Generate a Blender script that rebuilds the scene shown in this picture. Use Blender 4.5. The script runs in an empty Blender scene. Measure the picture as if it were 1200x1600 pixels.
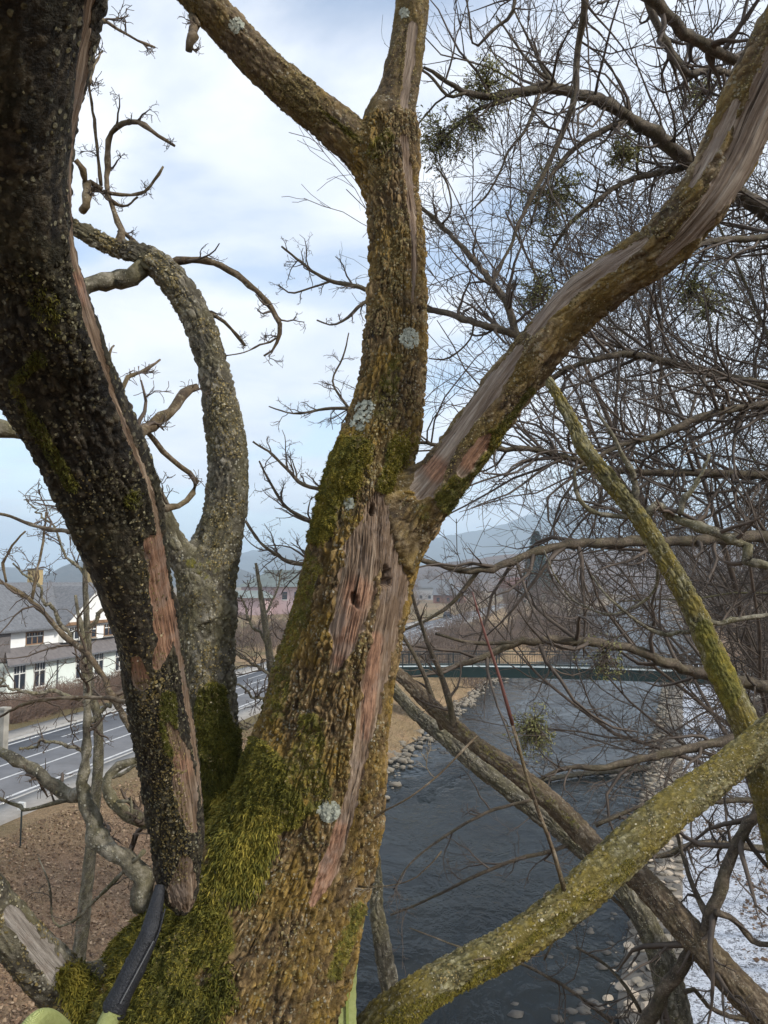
import bpy, math
import numpy as np
from mathutils import Vector

# ------------------------------------------------------------------ camera, world, sun
scene = bpy.context.scene
C = scene.collection
H = 9.0                                   # eye height above the road
PITCH = math.atan(108 / 1200)
cam_d = bpy.data.cameras.new('camera')
cam = bpy.data.objects.new('camera', cam_d); C.objects.link(cam)
cam.location = (0, 0, H); cam.rotation_euler = (math.pi / 2 + PITCH, 0, 0)
cam_d.sensor_fit = 'HORIZONTAL'; cam_d.sensor_width = 36; cam_d.lens = 36.0
cam_d.clip_start = 0.05; cam_d.clip_end = 12000
scene.camera = cam

SUN = Vector((0.70, -0.42, 0.62)).normalized()
world = bpy.data.worlds.new('World'); scene.world = world; world.use_nodes = True
wn = world.node_tree; wn.nodes.clear()
def W(t, **k):
    n = wn.nodes.new(t)
    for a, b in k.items(): setattr(n, a, b)
    return n
sky = W('ShaderNodeTexSky', sky_type='NISHITA', sun_disc=False, sun_elevation=math.asin(SUN.z),
        sun_rotation=math.atan2(SUN.x, SUN.y), air_density=1.0, dust_density=1.2, ozone_density=1.5, altitude=400)
tc = W('ShaderNodeTexCoord')
sep = W('ShaderNodeSeparateXYZ'); wn.links.new(tc.outputs['Generated'], sep.inputs[0])
def wmath(op, a, b=None, c=None):
    n = W('ShaderNodeMath', operation=op)
    for i, v in enumerate((a, b, c)):
        if v is None: continue
        if isinstance(v, (int, float)): n.inputs[i].default_value = v
        else: wn.links.new(v, n.inputs[i])
    return n.outputs[0]
zz = wmath('ADD', wmath('MAXIMUM', sep.outputs['Z'], 0.0), 0.28)
comb = W('ShaderNodeCombineXYZ')
wn.links.new(wmath('DIVIDE', sep.outputs['X'], zz), comb.inputs[0])
wn.links.new(wmath('DIVIDE', sep.outputs['Y'], zz), comb.inputs[1])
comb.inputs[2].default_value = 3.3
def wnoise(scale, detail, rough, off):
    m = W('ShaderNodeMapping'); wn.links.new(comb.outputs[0], m.inputs[0]); m.inputs['Location'].default_value = off
    m.inputs['Rotation'].default_value = (0, 0, 0.5); m.inputs['Scale'].default_value = (1.0, 1.35, 1)
    n = W('ShaderNodeTexNoise'); n.inputs['Scale'].default_value = scale; n.inputs['Detail'].default_value = detail
    n.inputs['Roughness'].default_value = rough; n.inputs['Distortion'].default_value = 0.25
    wn.links.new(m.outputs[0], n.inputs['Vector']); return n.outputs['Fac']
n1 = wnoise(1.5, 7, 0.52, (2.7, 1.9, 0))
n2 = wnoise(3.4, 6, 0.55, (7.1, 0.3, 2))
cover = W('ShaderNodeMapRange', interpolation_type='SMOOTHSTEP'); wn.links.new(n1, cover.inputs[0])
cover.inputs[1].default_value = 0.36; cover.inputs[2].default_value = 0.56
cover.inputs[3].default_value = 0.22; cover.inputs[4].default_value = 1.0
cc = W('ShaderNodeValToRGB'); wn.links.new(n2, cc.inputs[0])
cc.color_ramp.elements[0].position = 0.30; cc.color_ramp.elements[0].color = (5.0, 5.45, 6.3, 1)
cc.color_ramp.elements[1].position = 0.66; cc.color_ramp.elements[1].color = (6.7, 6.85, 7.15, 1)
skyb = W('ShaderNodeMixRGB', blend_type='MULTIPLY'); skyb.inputs[0].default_value = 1
wn.links.new(sky.outputs[0], skyb.inputs[1]); skyb.inputs[2].default_value = (1.6, 1.55, 1.45, 1)
lowz = W('ShaderNodeMapRange'); wn.links.new(sep.outputs['Z'], lowz.inputs[0]); lowz.inputs[1].default_value = 0.02; lowz.inputs[2].default_value = 0.30; lowz.inputs[3].default_value = 0.75; lowz.inputs[4].default_value = 0.0
cv = wmath('MAXIMUM', cover.outputs[0], lowz.outputs[0])
mx = W('ShaderNodeMixRGB'); wn.links.new(cv, mx.inputs[0])
wn.links.new(skyb.outputs[0], mx.inputs[1]); wn.links.new(cc.outputs[0], mx.inputs[2])
bg = W('ShaderNodeBackground'); bg.inputs[1].default_value = 0.10
wn.links.new(mx.outputs[0], bg.inputs[0])
wo = W('ShaderNodeOutputWorld'); wn.links.new(bg.outputs[0], wo.inputs[0])

sd = bpy.data.lights.new('sun', 'SUN'); sd.energy = 2.5; sd.angle = math.radians(5); sd.color = (1, 0.95, 0.87)
sun = bpy.data.objects.new('sun', sd); C.objects.link(sun)
sun.rotation_euler = (-SUN).to_track_quat('-Z', 'Y').to_euler()
vs = scene.view_settings
vs.view_transform = 'Standard'; vs.look = 'None'; vs.exposure = 0.80; vs.gamma = 1; vs.use_curve_mapping = False
scene.cycles.max_bounces = 6; scene.cycles.diffuse_bounces = 3; scene.cycles.volume_bounces = 1
scene.cycles.use_denoising = True

# ------------------------------------------------------------------ numbers
EYE = np.array([0, 0, H]); cp, sp = math.cos(PITCH), math.sin(PITCH)
def P(x, y, d):
    """photograph pixel + distance along the view -> a point of the place"""
    a, b = (x - 600) / 1200, (800 - y) / 1200
    return EYE + d * np.array([a, cp - sp * b, sp + cp * b])
def G(x, y, z=0.0):
    a, b = (x - 600) / 1200, (800 - y) / 1200
    r = np.array([a, cp - sp * b, sp + cp * b]); return EYE + r * ((z - H) / r[2])
def to_px(v):
    q = v - EYE; d = q[:, 1] * cp + q[:, 2] * sp; u = -q[:, 1] * sp + q[:, 2] * cp
    d = np.maximum(d, 1e-3)
    return 600 + 1200 * q[:, 0] / d, 800 - 1200 * u / d
AZ = math.radians(13.1); ca, sa = math.cos(AZ), math.sin(AZ)
def LL(lat, lon, z=0.0): return np.array([lat * ca + lon * sa, -lat * sa + lon * ca, z])
def hash01(i, j, k, s=0):
    h = (i.astype(np.int64) * 374761393 + j.astype(np.int64) * 668265263 + k.astype(np.int64) * 2147483647 + s * 1274126177) & 0xFFFFFFFF
    h = ((h ^ (h >> 13)) * 1274126177) & 0xFFFFFFFF
    h = ((h ^ (h >> 15)) * 2246822519) & 0xFFFFFFFF
    return ((h ^ (h >> 16)) & 0xFFFFFF) / float(0xFFFFFF)
def vnoise(p, s=0):
    f = np.floor(p); t = p - f; t = t * t * (3 - 2 * t); i, j, k = f[:, 0], f[:, 1], f[:, 2]; out = 0
    for a in (0, 1):
        wa = t[:, 0] if a else 1 - t[:, 0]
        for b in (0, 1):
            wb = t[:, 1] if b else 1 - t[:, 1]
            for c in (0, 1):
                wc = t[:, 2] if c else 1 - t[:, 2]
                out = out + wa * wb * wc * hash01(i + a, j + b, k + c, s)
    return out
def fbm(p, o=3, s=0, g=0.5):
    r = 0; a = 1; t = 0
    for q in range(o): r = r + a * vnoise(p * 2 ** q + 17.3 * q, s + q); t += a; a *= g
    return r / t
def worley(p, s=0):
    f = np.floor(p); f1 = np.full(len(p), 9.0); f2 = f1.copy(); cid = np.zeros(len(p))
    for a in (-1, 0, 1):
        for b in (-1, 0, 1):
            for c in (-1, 0, 1):
                i, j, k = f[:, 0] + a, f[:, 1] + b, f[:, 2] + c
                h = hash01(i, j, k, s + 3)
                d = (i + h - p[:, 0]) ** 2 + (j + hash01(i, j, k, s + 1) - p[:, 1]) ** 2 + (k + hash01(i, j, k, s + 2) - p[:, 2]) ** 2
                m = d < f1; f2 = np.where(m, f1, np.minimum(f2, d)); f1 = np.where(m, d, f1); cid = np.where(m, h, cid)
    return np.sqrt(f1), np.sqrt(f2), cid
def sstep(x, a, b):
    t = np.clip((x - a) / (b - a), 0, 1); return t * t * (3 - 2 * t)
def nrm(v): return v / np.maximum(np.linalg.norm(v, axis=-1, keepdims=True), 1e-9)

# ------------------------------------------------------------------ materials
def new_mat(name):
    m = bpy.data.materials.new(name); m.use_nodes = True; nt = m.node_tree
    return m, nt, nt.nodes['Principled BSDF']
class N:
    """small node-graph writer"""
    def __init__(s, nt): s.nt = nt
    def node(s, t, ins=None, **k):
        n = s.nt.nodes.new(t)
        for a, b in k.items(): setattr(n, a, b)
        for a, b in (ins or {}).items(): s.put(n.inputs[a], b)
        return n
    def put(s, sock, v):
        if isinstance(v, bpy.types.NodeSocket): s.nt.links.new(v, sock)
        else:
            if isinstance(v, tuple) and len(v) == 3 and sock.type == 'RGBA': v = (*v, 1)
            sock.default_value = v
    def math(s, op, a, b=0.0): return s.node('ShaderNodeMath', {0: a, 1: b}, operation=op).outputs[0]
    def mix(s, f, a, b, mode='MIX'): return s.node('ShaderNodeMixRGB', {0: f, 1: a, 2: b}, blend_type=mode).outputs[0]
    def noise(s, vec, scale, detail=3, rough=0.55, dist=0.0):
        return s.node('ShaderNodeTexNoise', {'Vector': vec, 'Scale': scale, 'Detail': detail, 'Roughness': rough, 'Distortion': dist}).outputs['Fac']
    def rng(s, v, a, b, c=0.0, d=1.0): return s.node('ShaderNodeMapRange', {0: v, 1: a, 2: b, 3: c, 4: d}, interpolation_type='SMOOTHSTEP').outputs[0]
    def attr(s, name): return s.node('ShaderNodeAttribute', attribute_name=name).outputs['Fac']
    def attrc(s, name): return s.node('ShaderNodeAttribute', attribute_name=name).outputs['Color']
    def obj(s): return s.node('ShaderNodeTexCoord').outputs['Object']
    def geo(s): return s.node('ShaderNodeNewGeometry').outputs['Position']
    def mapping(s, v, scale): return s.node('ShaderNodeMapping', {0: v, 'Scale': scale}).outputs[0]
    def bump(s, h, dist, strength=1.0): return s.node('ShaderNodeBump', {'Height': h, 'Distance': dist, 'Strength': strength}).outputs[0]
    def ramp(s, v, *st):
        n = s.node('ShaderNodeValToRGB', {0: v}); e = n.color_ramp.elements
        while len(e) < len(st): e.new(0.5)
        for i, (p, c) in enumerate(st): e[i].position = p; e[i].color = (*c, 1)
        return n.outputs[0]

def bark_material(name, dark, mid, pale, fleck=(0.42, 0.40, 0.33), fleck_amt=0.5, tint=(0.20, 0.155, 0.03), tint_amt=0.5, woodc=((0.040, 0.026, 0.016), (0.165, 0.110, 0.070), (0.42, 0.33, 0.24))):
    m, nt, b = new_mat(name); n = N(nt); v = n.geo()
    uv = n.node('ShaderNodeUVMap').outputs[0]; uvs = n.mapping(uv, (1.0, 0.055, 1))
    cell, cr, moss, wood, warm = n.attr('cell'), n.attr('crack'), n.attr('moss'), n.attr('wood'), n.attr('warm')
    big = n.noise(v, 9, 4, 0.6); mid_n = n.noise(v, 60, 5, 0.65); fine = n.noise(v, 260, 3, 0.7)
    col = n.ramp(n.math('ADD', n.math('MULTIPLY', mid_n, 0.7), n.math('MULTIPLY', cell, 0.3)), (0.30, dark), (0.52, mid), (0.74, pale))
    col = n.mix(n.math('MULTIPLY', n.rng(big, 0.42, 0.62), tint_amt), col, tint, 'MIX')
    col = n.mix(n.math('MULTIPLY', cr, 0.55), col, dark)
    vor = n.node('ShaderNodeTexVoronoi', {'Vector': v, 'Scale': 150.0, 'Randomness': 1.0})
    vc = n.node('ShaderNodeSeparateColor', {0: vor.outputs['Color']})
    sel = n.math('MULTIPLY', n.rng(vc.outputs[0], 0.66, 0.72), n.rng(vor.outputs['Distance'], 0.62, 0.36))
    sel = n.math('MULTIPLY', sel, n.rng(n.noise(v, 22, 3), 0.40, 0.60))
    sel = n.math('MULTIPLY', sel, fleck_amt)
    col = n.mix(sel, col, n.mix(vc.outputs[1], fleck, (0.20, 0.17, 0.07)))
    # moss
    mcol = n.ramp(n.math('ADD', n.math('MULTIPLY', fine, 0.5), n.math('MULTIPLY', n.noise(v, 14, 3), 0.5)),
                  (0.32, (0.020, 0.022, 0.005)), (0.5, (0.095, 0.088, 0.014)), (0.66, (0.26, 0.205, 0.028)))
    mm = n.rng(n.math('ADD', moss, n.math('MULTIPLY', n.math('SUBTRACT', mid_n, 0.5), 0.9)), 0.35, 0.60)
    col = n.mix(mm, col, mcol)
    # bare wood
    st = n.noise(uvs, 190, 5, 0.7, 0.4); st2 = n.noise(uvs, 45, 4, 0.6, 0.8)
    wg = n.ramp(n.math('ADD', n.math('MULTIPLY', st, 0.55), n.math('MULTIPLY', st2, 0.45)),
                (0.34, woodc[0]), (0.5, woodc[1]), (0.68, woodc[2]))
    wo_ = n.ramp(n.math('ADD', n.math('MULTIPLY', st, 0.65), n.math('MULTIPLY', n.noise(v, 36, 5, 0.7), 0.35)),
                 (0.36, (0.045, 0.024, 0.017)), (0.48, (0.21, 0.115, 0.072)), (0.60, (0.40, 0.235, 0.145)), (0.72, (0.52, 0.40, 0.30)))
    wc = n.mix(warm, wg, wo_)
    wc = n.mix(n.math('MULTIPLY', n.rng(n.noise(uvs, 75, 3, 0.6, 1.2), 0.40, 0.33), 0.85), wc, (0.030, 0.020, 0.014))
    wc = n.mix(n.math('MULTIPLY', n.rng(n.noise(v, 18, 4, 0.65), 0.50, 0.66), 0.6), wc, (0.20, 0.155, 0.125))
    wm = n.rng(n.math('ADD', wood, n.math('MULTIPLY', n.math('SUBTRACT', n.noise(v, 45, 4, 0.7), 0.5), 0.7)), 0.42, 0.56)
    col = n.mix(wm, col, wc)
    n.put(b.inputs['Base Color'], col); b.inputs['Roughness'].default_value = 0.8
    b.inputs['Specular IOR Level'].default_value = 0.3
    hgt = n.math('ADD', n.math('MULTIPLY', mid_n, 0.8), n.math('ADD', n.math('MULTIPLY', fine, 0.5), n.math('MULTIPLY', sel, 0.6)))
    hgt = n.mix(wm, hgt, n.math('MULTIPLY', st, 0.9))
    n.put(b.inputs['Normal'], n.bump(hgt, 0.006, 1.0))
    return m
BARK = bark_material('furrowed_bark', (0.026, 0.018, 0.010), (0.165, 0.103, 0.040), (0.36, 0.25, 0.12), tint=(0.27, 0.165, 0.016), tint_amt=0.6, fleck_amt=0.6)
BARK_UP = bark_material('upper_bark', (0.035, 0.024, 0.014), (0.165, 0.112, 0.055), (0.34, 0.265, 0.16), fleck_amt=0.5, tint=(0.22, 0.145, 0.024), tint_amt=0.6, woodc=((0.06, 0.042, 0.03), (0.22, 0.165, 0.12), (0.46, 0.40, 0.33)))
BARK_DARK = bark_material('dark_shaded_bark', (0.004, 0.0035, 0.003), (0.030, 0.024, 0.016), (0.12, 0.098, 0.064), fleck=(0.26, 0.25, 0.18), fleck_amt=0.7, tint=(0.040, 0.038, 0.012), tint_amt=0.35)  # dark bark with the leaning left stem's shade put into its colour
BARK_WOOD = bark_material('thin_brown_bark', (0.038, 0.026, 0.017), (0.12, 0.085, 0.05), (0.26, 0.21, 0.15), fleck_amt=0.45, tint=(0.12, 0.09, 0.035), tint_amt=0.4)
BARK_YEL = bark_material('yellow_lichen_bark', (0.032, 0.028, 0.012), (0.15, 0.13, 0.045), (0.34, 0.31, 0.19), fleck_amt=0.6, tint=(0.215, 0.16, 0.020), tint_amt=0.75)
BARK_THIN = bark_material('dark_branch_bark', (0.022, 0.017, 0.012), (0.075, 0.057, 0.040), (0.17, 0.135, 0.095), fleck_amt=0.25, tint=(0.06, 0.052, 0.02), tint_amt=0.4)
BARK_GREY = bark_material('grey_bark', (0.030, 0.025, 0.018), (0.13, 0.115, 0.08), (0.32, 0.29, 0.23), woodc=((0.09, 0.075, 0.06), (0.26, 0.23, 0.20), (0.47, 0.44, 0.40)), fleck_amt=0.8, tint=(0.13, 0.115, 0.04), tint_amt=0.4)

def simple(name, col, rough=0.8, var=0.25, scale=3.0, bump=0.0, metal=0.0, spec=0.4):
    m, nt, b = new_mat(name); n = N(nt); v = n.geo()
    f = n.noise(v, scale, 5, 0.62)
    lo = tuple(c * (1 - var) for c in col); hi = tuple(min(1, c * (1 + var)) for c in col)
    n.put(b.inputs['Base Color'], n.ramp(f, (0.3, lo), (0.7, hi)))
    b.inputs['Roughness'].default_value = rough; b.inputs['Metallic'].default_value = metal
    b.inputs['Specular IOR Level'].default_value = spec
    if bump: n.put(b.inputs['Normal'], n.bump(n.noise(v, scale * 4, 4), bump))
    return m
TWIG_DARK = simple('dark_twig', (0.070, 0.053, 0.040), 0.75, 0.45, 6)
TWIG_BROWN = simple('brown_twig', (0.085, 0.062, 0.045), 0.75, 0.45, 6)
TWIG_PALE = simple('pale_twig', (0.20, 0.165, 0.115), 0.8, 0.4, 5)
TWIG_FAR = simple('far_twig', (0.135, 0.095, 0.070), 0.8, 0.35, 0.3)
RED_BARK = simple('red_bark', (0.125, 0.052, 0.042), 0.5, 0.35, 20)
def blade_material(name, stops):
    m, nt, b = new_mat(name); n = N(nt)
    n.put(b.inputs['Base Color'], n.ramp(n.attr('tone'), *stops)); b.inputs['Roughness'].default_value = 0.75
    b.inputs['Specular IOR Level'].default_value = 0.25
    return m
MOSS_M = blade_material('moss_strands', ((0.0, (0.020, 0.022, 0.004)), (0.35, (0.080, 0.080, 0.012)), (0.6, (0.17, 0.145, 0.020)), (1.0, (0.34, 0.26, 0.045))))
FLAKE_M = blade_material('lichen_flake', ((0.0, (0.06, 0.046, 0.014)), (0.6, (0.25, 0.19, 0.075)), (1.0, (0.55, 0.52, 0.42))))
DFLAKE_M = blade_material('dark_flake', ((0.0, (0.012, 0.010, 0.006)), (0.6, (0.06, 0.052, 0.028)), (1.0, (0.22, 0.20, 0.12))))
LEAF_M = blade_material('dead_leaves', ((0.0, (0.075, 0.046, 0.028)), (0.6, (0.225, 0.140, 0.082)), (1.0, (0.42, 0.31, 0.20))))
MISTLE_M = blade_material('mistletoe_leaf', ((0.0, (0.06, 0.065, 0.022)), (0.5, (0.15, 0.15, 0.055)), (1.0, (0.30, 0.29, 0.12))))
NEEDLE_M = blade_material('conifer_needles', ((0.0, (0.010, 0.018, 0.010)), (0.5, (0.025, 0.040, 0.018)), (1.0, (0.05, 0.075, 0.03))))
STALK_M = blade_material('dry_stalks', ((0.0, (0.07, 0.042, 0.025)), (0.5, (0.17, 0.115, 0.07)), (1.0, (0.32, 0.23, 0.15))))

# ------------------------------------------------------------------ objects
def link(o): C.objects.link(o); return o
def thing(name, label, cat, loc=(0, 0, 0), group=None):
    o = link(bpy.data.objects.new(name, None)); o.location = tuple(loc); o['label'] = label; o['category'] = cat
    o.empty_display_size = 0.2
    if group: o['group'] = group
    return o
def mesh_obj(name, v, f, mat, parent=None, kind=None, smooth=False, attrs=None, uv=None, label=None, origin=None):
    v = np.asarray(v, float)
    off = np.zeros(3)
    if parent is not None:
        off = np.array(parent.location)
        if parent.parent is not None: off = off + np.array(parent.parent.location)
    elif origin is not None: off = np.asarray(origin, float)
    me = bpy.data.meshes.new(name)
    if isinstance(f, np.ndarray):
        nf, k = f.shape
        me.vertices.add(len(v)); me.vertices.foreach_set('co', (v - off).astype(np.float32).ravel())
        me.loops.add(nf * k); me.loops.foreach_set('vertex_index', f.astype(np.int32).ravel())
        me.polygons.add(nf); me.polygons.foreach_set('loop_start', np.arange(0, nf * k, k, dtype=np.int32))
        try: me.polygons.foreach_set('loop_total', np.full(nf, k, dtype=np.int32))
        except Exception: pass
        me.update(calc_edges=True)
        if uv is not None:
            l = me.uv_layers.new(name='UVMap'); l.data.foreach_set('uv', uv[f.ravel()].astype(np.float32).ravel())
    else:
        me.from_pydata([tuple(q) for q in (v - off)], [], f); me.update()
    for k_, a in (attrs or {}).items():
        if a.ndim == 2:
            at = me.attributes.new(k_, 'FLOAT_VECTOR', 'POINT'); at.data.foreach_set('vector', a.astype(np.float32).ravel())
        else:
            at = me.attributes.new(k_, 'FLOAT', 'POINT'); at.data.foreach_set('value', a.astype(np.float32))
    if smooth: me.polygons.foreach_set('use_smooth', np.ones(len(me.polygons), dtype=bool))
    me.materials.append(mat)
    o = link(bpy.data.objects.new(name, me))
    if parent is not None: o.parent = parent
    else: o.location = tuple(off)
    if kind: o['kind'] = kind
    if label: o['label'] = label
    return o
class MB:
    """collects boxes and prisms"""
    def __init__(s): s.v = []; s.f = []
    def add(s, v, f):
        k = len(s.v); s.v += [tuple(q) for q in v]; s.f += [tuple(i + k for i in q) for q in f]; return s
    def box(s, o, ux, uy, uz, a, b):
        o, ux, uy, uz = map(np.asarray, (o, ux, uy, uz))
        v = [o + ux * x + uy * y + uz * z for z in (a[2], b[2]) for y in (a[1], b[1]) for x in (a[0], b[0])]
        return s.add(v, [(0, 2, 3, 1), (4, 5, 7, 6), (0, 1, 5, 4), (2, 6, 7, 3), (0, 4, 6, 2), (1, 3, 7, 5)])
    def obj(s, name, mat, parent=None, **k): return mesh_obj(name, s.v, s.f, mat, parent, **k)

def spline(ctrl, step):
    """ctrl rows: x y z r ; Catmull-Rom resampled at about step"""
    c = np.asarray(ctrl, float)
    if len(c) < 3: c = np.vstack([c[0], (c[0] + c[-1]) / 2, c[-1]])
    q = np.vstack([2 * c[0] - c[1], c, 2 * c[-1] - c[-2]]); out = []
    for i in range(1, len(q) - 2):
        L = np.linalg.norm(q[i + 1, :3] - q[i, :3]); n = max(2, int(L / step)); t = np.linspace(0, 1, n, endpoint=False)[:, None]
        a, b, c_, d = q[i - 1], q[i], q[i + 1], q[i + 2]
        out.append(0.5 * (2 * b + (c_ - a) * t + (2 * a - 5 * b + 4 * c_ - d) * t ** 2 + (3 * b - a - 3 * c_ + d) * t ** 3))
    out.append(q[-2][None]); r = np.vstack(out); r[:, 3] = np.maximum(r[:, 3], 0.0006); return r
def px_ctrl(rows): # x, y, width px, depth
    return [(*P(x, y, d), w * d / 2400) for x, y, w, d in rows]
def frames(p):
    t = nrm(np.gradient(p, axis=0)); c = nrm(EYE - p); n1 = nrm(c - (c * t).sum(1, keepdims=True) * t); return t, n1, np.cross(t, n1)
def sdf(pts, line):
    a, b = line[:-1], line[1:]; out = np.full(len(pts), 9.0)
    for i in range(len(a)):
        ab = b[i, :3] - a[i, :3]; L = max((ab ** 2).sum(), 1e-9); t = np.clip(((pts - a[i, :3]) @ ab) / L, 0, 1)
        d = np.linalg.norm(pts - (a[i, :3] + t[:, None] * ab), axis=1) - (a[i, 3] + t * (b[i, 3] - a[i, 3])); out = np.minimum(out, d)
    return out
def poly_mask(px, py, rows):
    """rows x,y,width -> 1 inside a band along the rows"""
    best = np.zeros(len(px)) - 9
    rows = [rows[0], rows[0]] if len(rows) == 1 else rows
    for (x0, y0, w0), (x1, y1, w1) in zip(rows[:-1], rows[1:]):
        dx, dy = x1 - x0, y1 - y0; L = max(dx * dx + dy * dy, 1e-6); t = np.clip(((px - x0) * dx + (py - y0) * dy) / L, 0, 1)
        d = np.hypot(px - x0 - t * dx, py - y0 - t * dy); w = (w0 + t * (w1 - w0)) / 2; best = np.maximum(best, 1 - d / w)
    return best                                      # 1 on the axis, 0 at the edge
SURF = {}
def bark_tube(name, ctrl, parent, mat, res=0.004, join=(), k=0.05, plate=0.016, amp=0.006, stretch=3.0, lump=0.06,
              wood=(), moss=(), warm=(), base_wood=0.0, base_moss=0.0, seed=0, keep=False, label=None, a_=0.5, ridge=0.8, smooth_=(), holes=(), soft=0.75):
    sp_ = spline(ctrl, res * 1.2); p, r = sp_[:, :3], sp_[:, 3]
    seg = np.linalg.norm(np.diff(p, axis=0), axis=1); s = np.concatenate([[0], np.cumsum(seg)])
    nS = max(6, int(s[-1] / res)); si = np.linspace(0, s[-1], nS)
    p = np.stack([np.interp(si, s, p[:, i]) for i in range(3)], 1); r = np.interp(si, s, r)
    nT = int(np.clip(2 * math.pi * r.max() / res * 0.72, 8, 700)); phi = np.linspace(0, 2 * math.pi, nT + 1) - math.pi
    th = phi - a_ * np.sin(phi); t, n1_, n2_ = frames(p)
    S = np.repeat(si, nT + 1); R = np.repeat(r, nT + 1); TH = np.tile(th, nS)
    dirv = (n1_[:, None, :] * np.cos(th)[None, :, None] + n2_[:, None, :] * np.sin(th)[None, :, None]).reshape(-1, 3)
    axis = np.repeat(p, nT + 1, axis=0)
    q = np.stack([np.cos(TH) * R, np.sin(TH) * R, S], 1)
    R2 = R * (1 + lump * 2 * (fbm(q * np.array([9, 9, 5.0]) + seed * 7.7, 2, seed) - 0.5) + lump * 0.8 * np.sin(3 * TH + 5 * S + seed))
    if join:
        F = lambda rho: np.min([sdf_fast(axis + dirv * rho[:, None], l) for l in join], axis=0)
        near = F(R2) ; m = (near < k) & (near > -1.2 * k); rho = R2.copy(); idx = np.where(m)[0]
        for _ in range(5):
            if not len(idx): break
            d2 = np.min([sdf_fast(axis[idx] + dirv[idx] * rho[idx, None], l) for l in join], axis=0); d1 = rho[idx] - R2[idx]
            h = np.clip(0.5 + 0.5 * (d2 - d1) / k, 0, 1); f = d2 * (1 - h) + d1 * h - k * h * (1 - h)
            rho[idx] = np.clip(rho[idx] - f * 0.8, R2[idx] * 0.9, R2[idx] * 1.6)
        R2 = rho
    v = axis + dirv * R2[:, None]
    g = v.reshape(nS, nT + 1, 3); du = np.gradient(g, axis=0)
    dv = np.roll(g[:, :-1], -1, 1) - np.roll(g[:, :-1], 1, 1); dv = np.concatenate([dv, dv[:, :1]], 1)
    nn = nrm(np.cross(dv, du).reshape(-1, 3)); sgn = np.sign((nn * dirv).sum(1)); nn = nn * np.where(sgn == 0, 1, sgn)[:, None]
    px, py = to_px(v); facing = sstep((nn * nrm(EYE - v)).sum(1), -0.15, 0.1)
    ed = fbm(v * 38, 3, seed + 5) - 0.5; ed2 = fbm(v * 12, 2, seed + 8) - 0.5
    wm = np.full(len(v), base_wood)
    for rows in wood: wm = np.maximum(wm, sstep(poly_mask(px, py, rows) + ed * 0.9, -0.05, 0.22) * facing)
    ww = np.zeros(len(v))
    for rows in warm: ww = np.maximum(ww, sstep(poly_mask(px, py, rows) + ed2 * 0.8, -0.1, 0.5) * facing)
    mo = np.full(len(v), base_moss) + ed2 * base_moss
    for rows, a in moss: mo = np.maximum(mo, a * sstep(poly_mask(px, py, rows) + ed2 * 1.3 + ed * 0.3, -0.15, 0.45) * facing)
    mo = mo * (1 - wm); sm_ = np.zeros(len(v))
    for rows in smooth_: sm_ = np.maximum(sm_, sstep(poly_mask(px, py, rows) + ed * 0.6 + ed2 * 0.5, -0.05, 0.4) * facing)
    q2 = q.copy(); q2[:, 2] /= stretch
    q2 = q2 + 0.75 * plate * (np.stack([fbm(q / plate * 0.5 + 3, 2, seed), fbm(q / plate * 0.5 + 9, 2, seed + 1), fbm(q / plate * 0.4 + 5, 2, seed + 2)], 1) - 0.5) * 2
    f1, f2, cid = worley(q2 / plate, seed)
    crack = 1 - sstep(f2 - f1, 0.02, 0.38)
    qr = q.copy(); qr[:, 2] /= stretch * 2.2; rid = np.abs(2 * fbm(qr / (plate * 1.5) + 0.6 * (fbm(q / plate * 0.35, 2, seed + 3) - 0.5)[:, None], 2, seed + 12) - 1)
    furrow = ridge * (1 - sstep(rid, 0.02, 0.22)); crack = np.maximum(crack, furrow)
    fine = fbm(q * np.array([1, 1, 0.6]) / (plate * 0.42), 3, seed + 4) - 0.5
    bark = amp * (1.0 * (1 - crack) - 0.7 * furrow + 0.5 * (cid - 0.5) + 0.75 * fine)
    qs = q.copy(); qs[:, 2] *= 0.045
    grain = 1 - np.abs(2 * fbm(qs / (plate * 0.55), 3, seed + 6) - 1)
    wsurf = -amp * 1.0 + amp * 2.0 * (grain - 0.6) + amp * 0.7 * (fbm(v * 28, 3, seed + 15) - 0.5)
    msurf = amp * (0.6 + 1.5 * (fbm(v * 75, 3, seed + 9) - 0.4))
    bark = bark * (1 - soft * sm_); crack = crack * (1 - soft * sm_); SM_ = sm_
    disp = bark * (1 - wm) + wsurf * wm + msurf * sstep(mo, 0.3, 0.7)
    for hx, hy, hr in holes: disp = disp - 0.030 * facing * (1 - sstep(np.hypot((px - hx) * 1.15, (py - hy) * 0.75) + ed * hr * 3.2 + ed2 * hr * 2, hr * 0.35, hr))
    rs = np.clip(R2 / 0.02, 0.25, 1)
    v = v + nn * (disp * rs)[:, None]
    i = np.arange(nS - 1)[:, None] * (nT + 1) + np.arange(nT)[None, :]
    f = np.stack([i, i + 1, i + nT + 2, i + nT + 1], -1).reshape(-1, 4)
    if ((np.cross(v[f[0, 1]] - v[f[0, 0]], v[f[0, 3]] - v[f[0, 0]])) * dirv[0]).sum() < 0: f = f[:, ::-1]
    # end caps
    uv = np.stack([TH * np.median(r), S], 1)
    cc_ = np.array([p[0] - t[0] * r[0] * 0.2, p[-1] + t[-1] * r[-1] * 0.2]); k0 = len(v); v = np.vstack([v, cc_]); uv = np.vstack([uv, [[0, 0], [0, s[-1]]]])
    j = np.arange(nT); z = (nS - 1) * (nT + 1)
    capa = np.stack([np.full(nT, k0), j + 1, j, j], 1); capb = np.stack([np.full(nT, k0 + 1), z + j, z + j + 1, z + j + 1], 1)
    ex = lambda a_2, val=0.0: np.concatenate([a_2, [val, val]])
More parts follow.
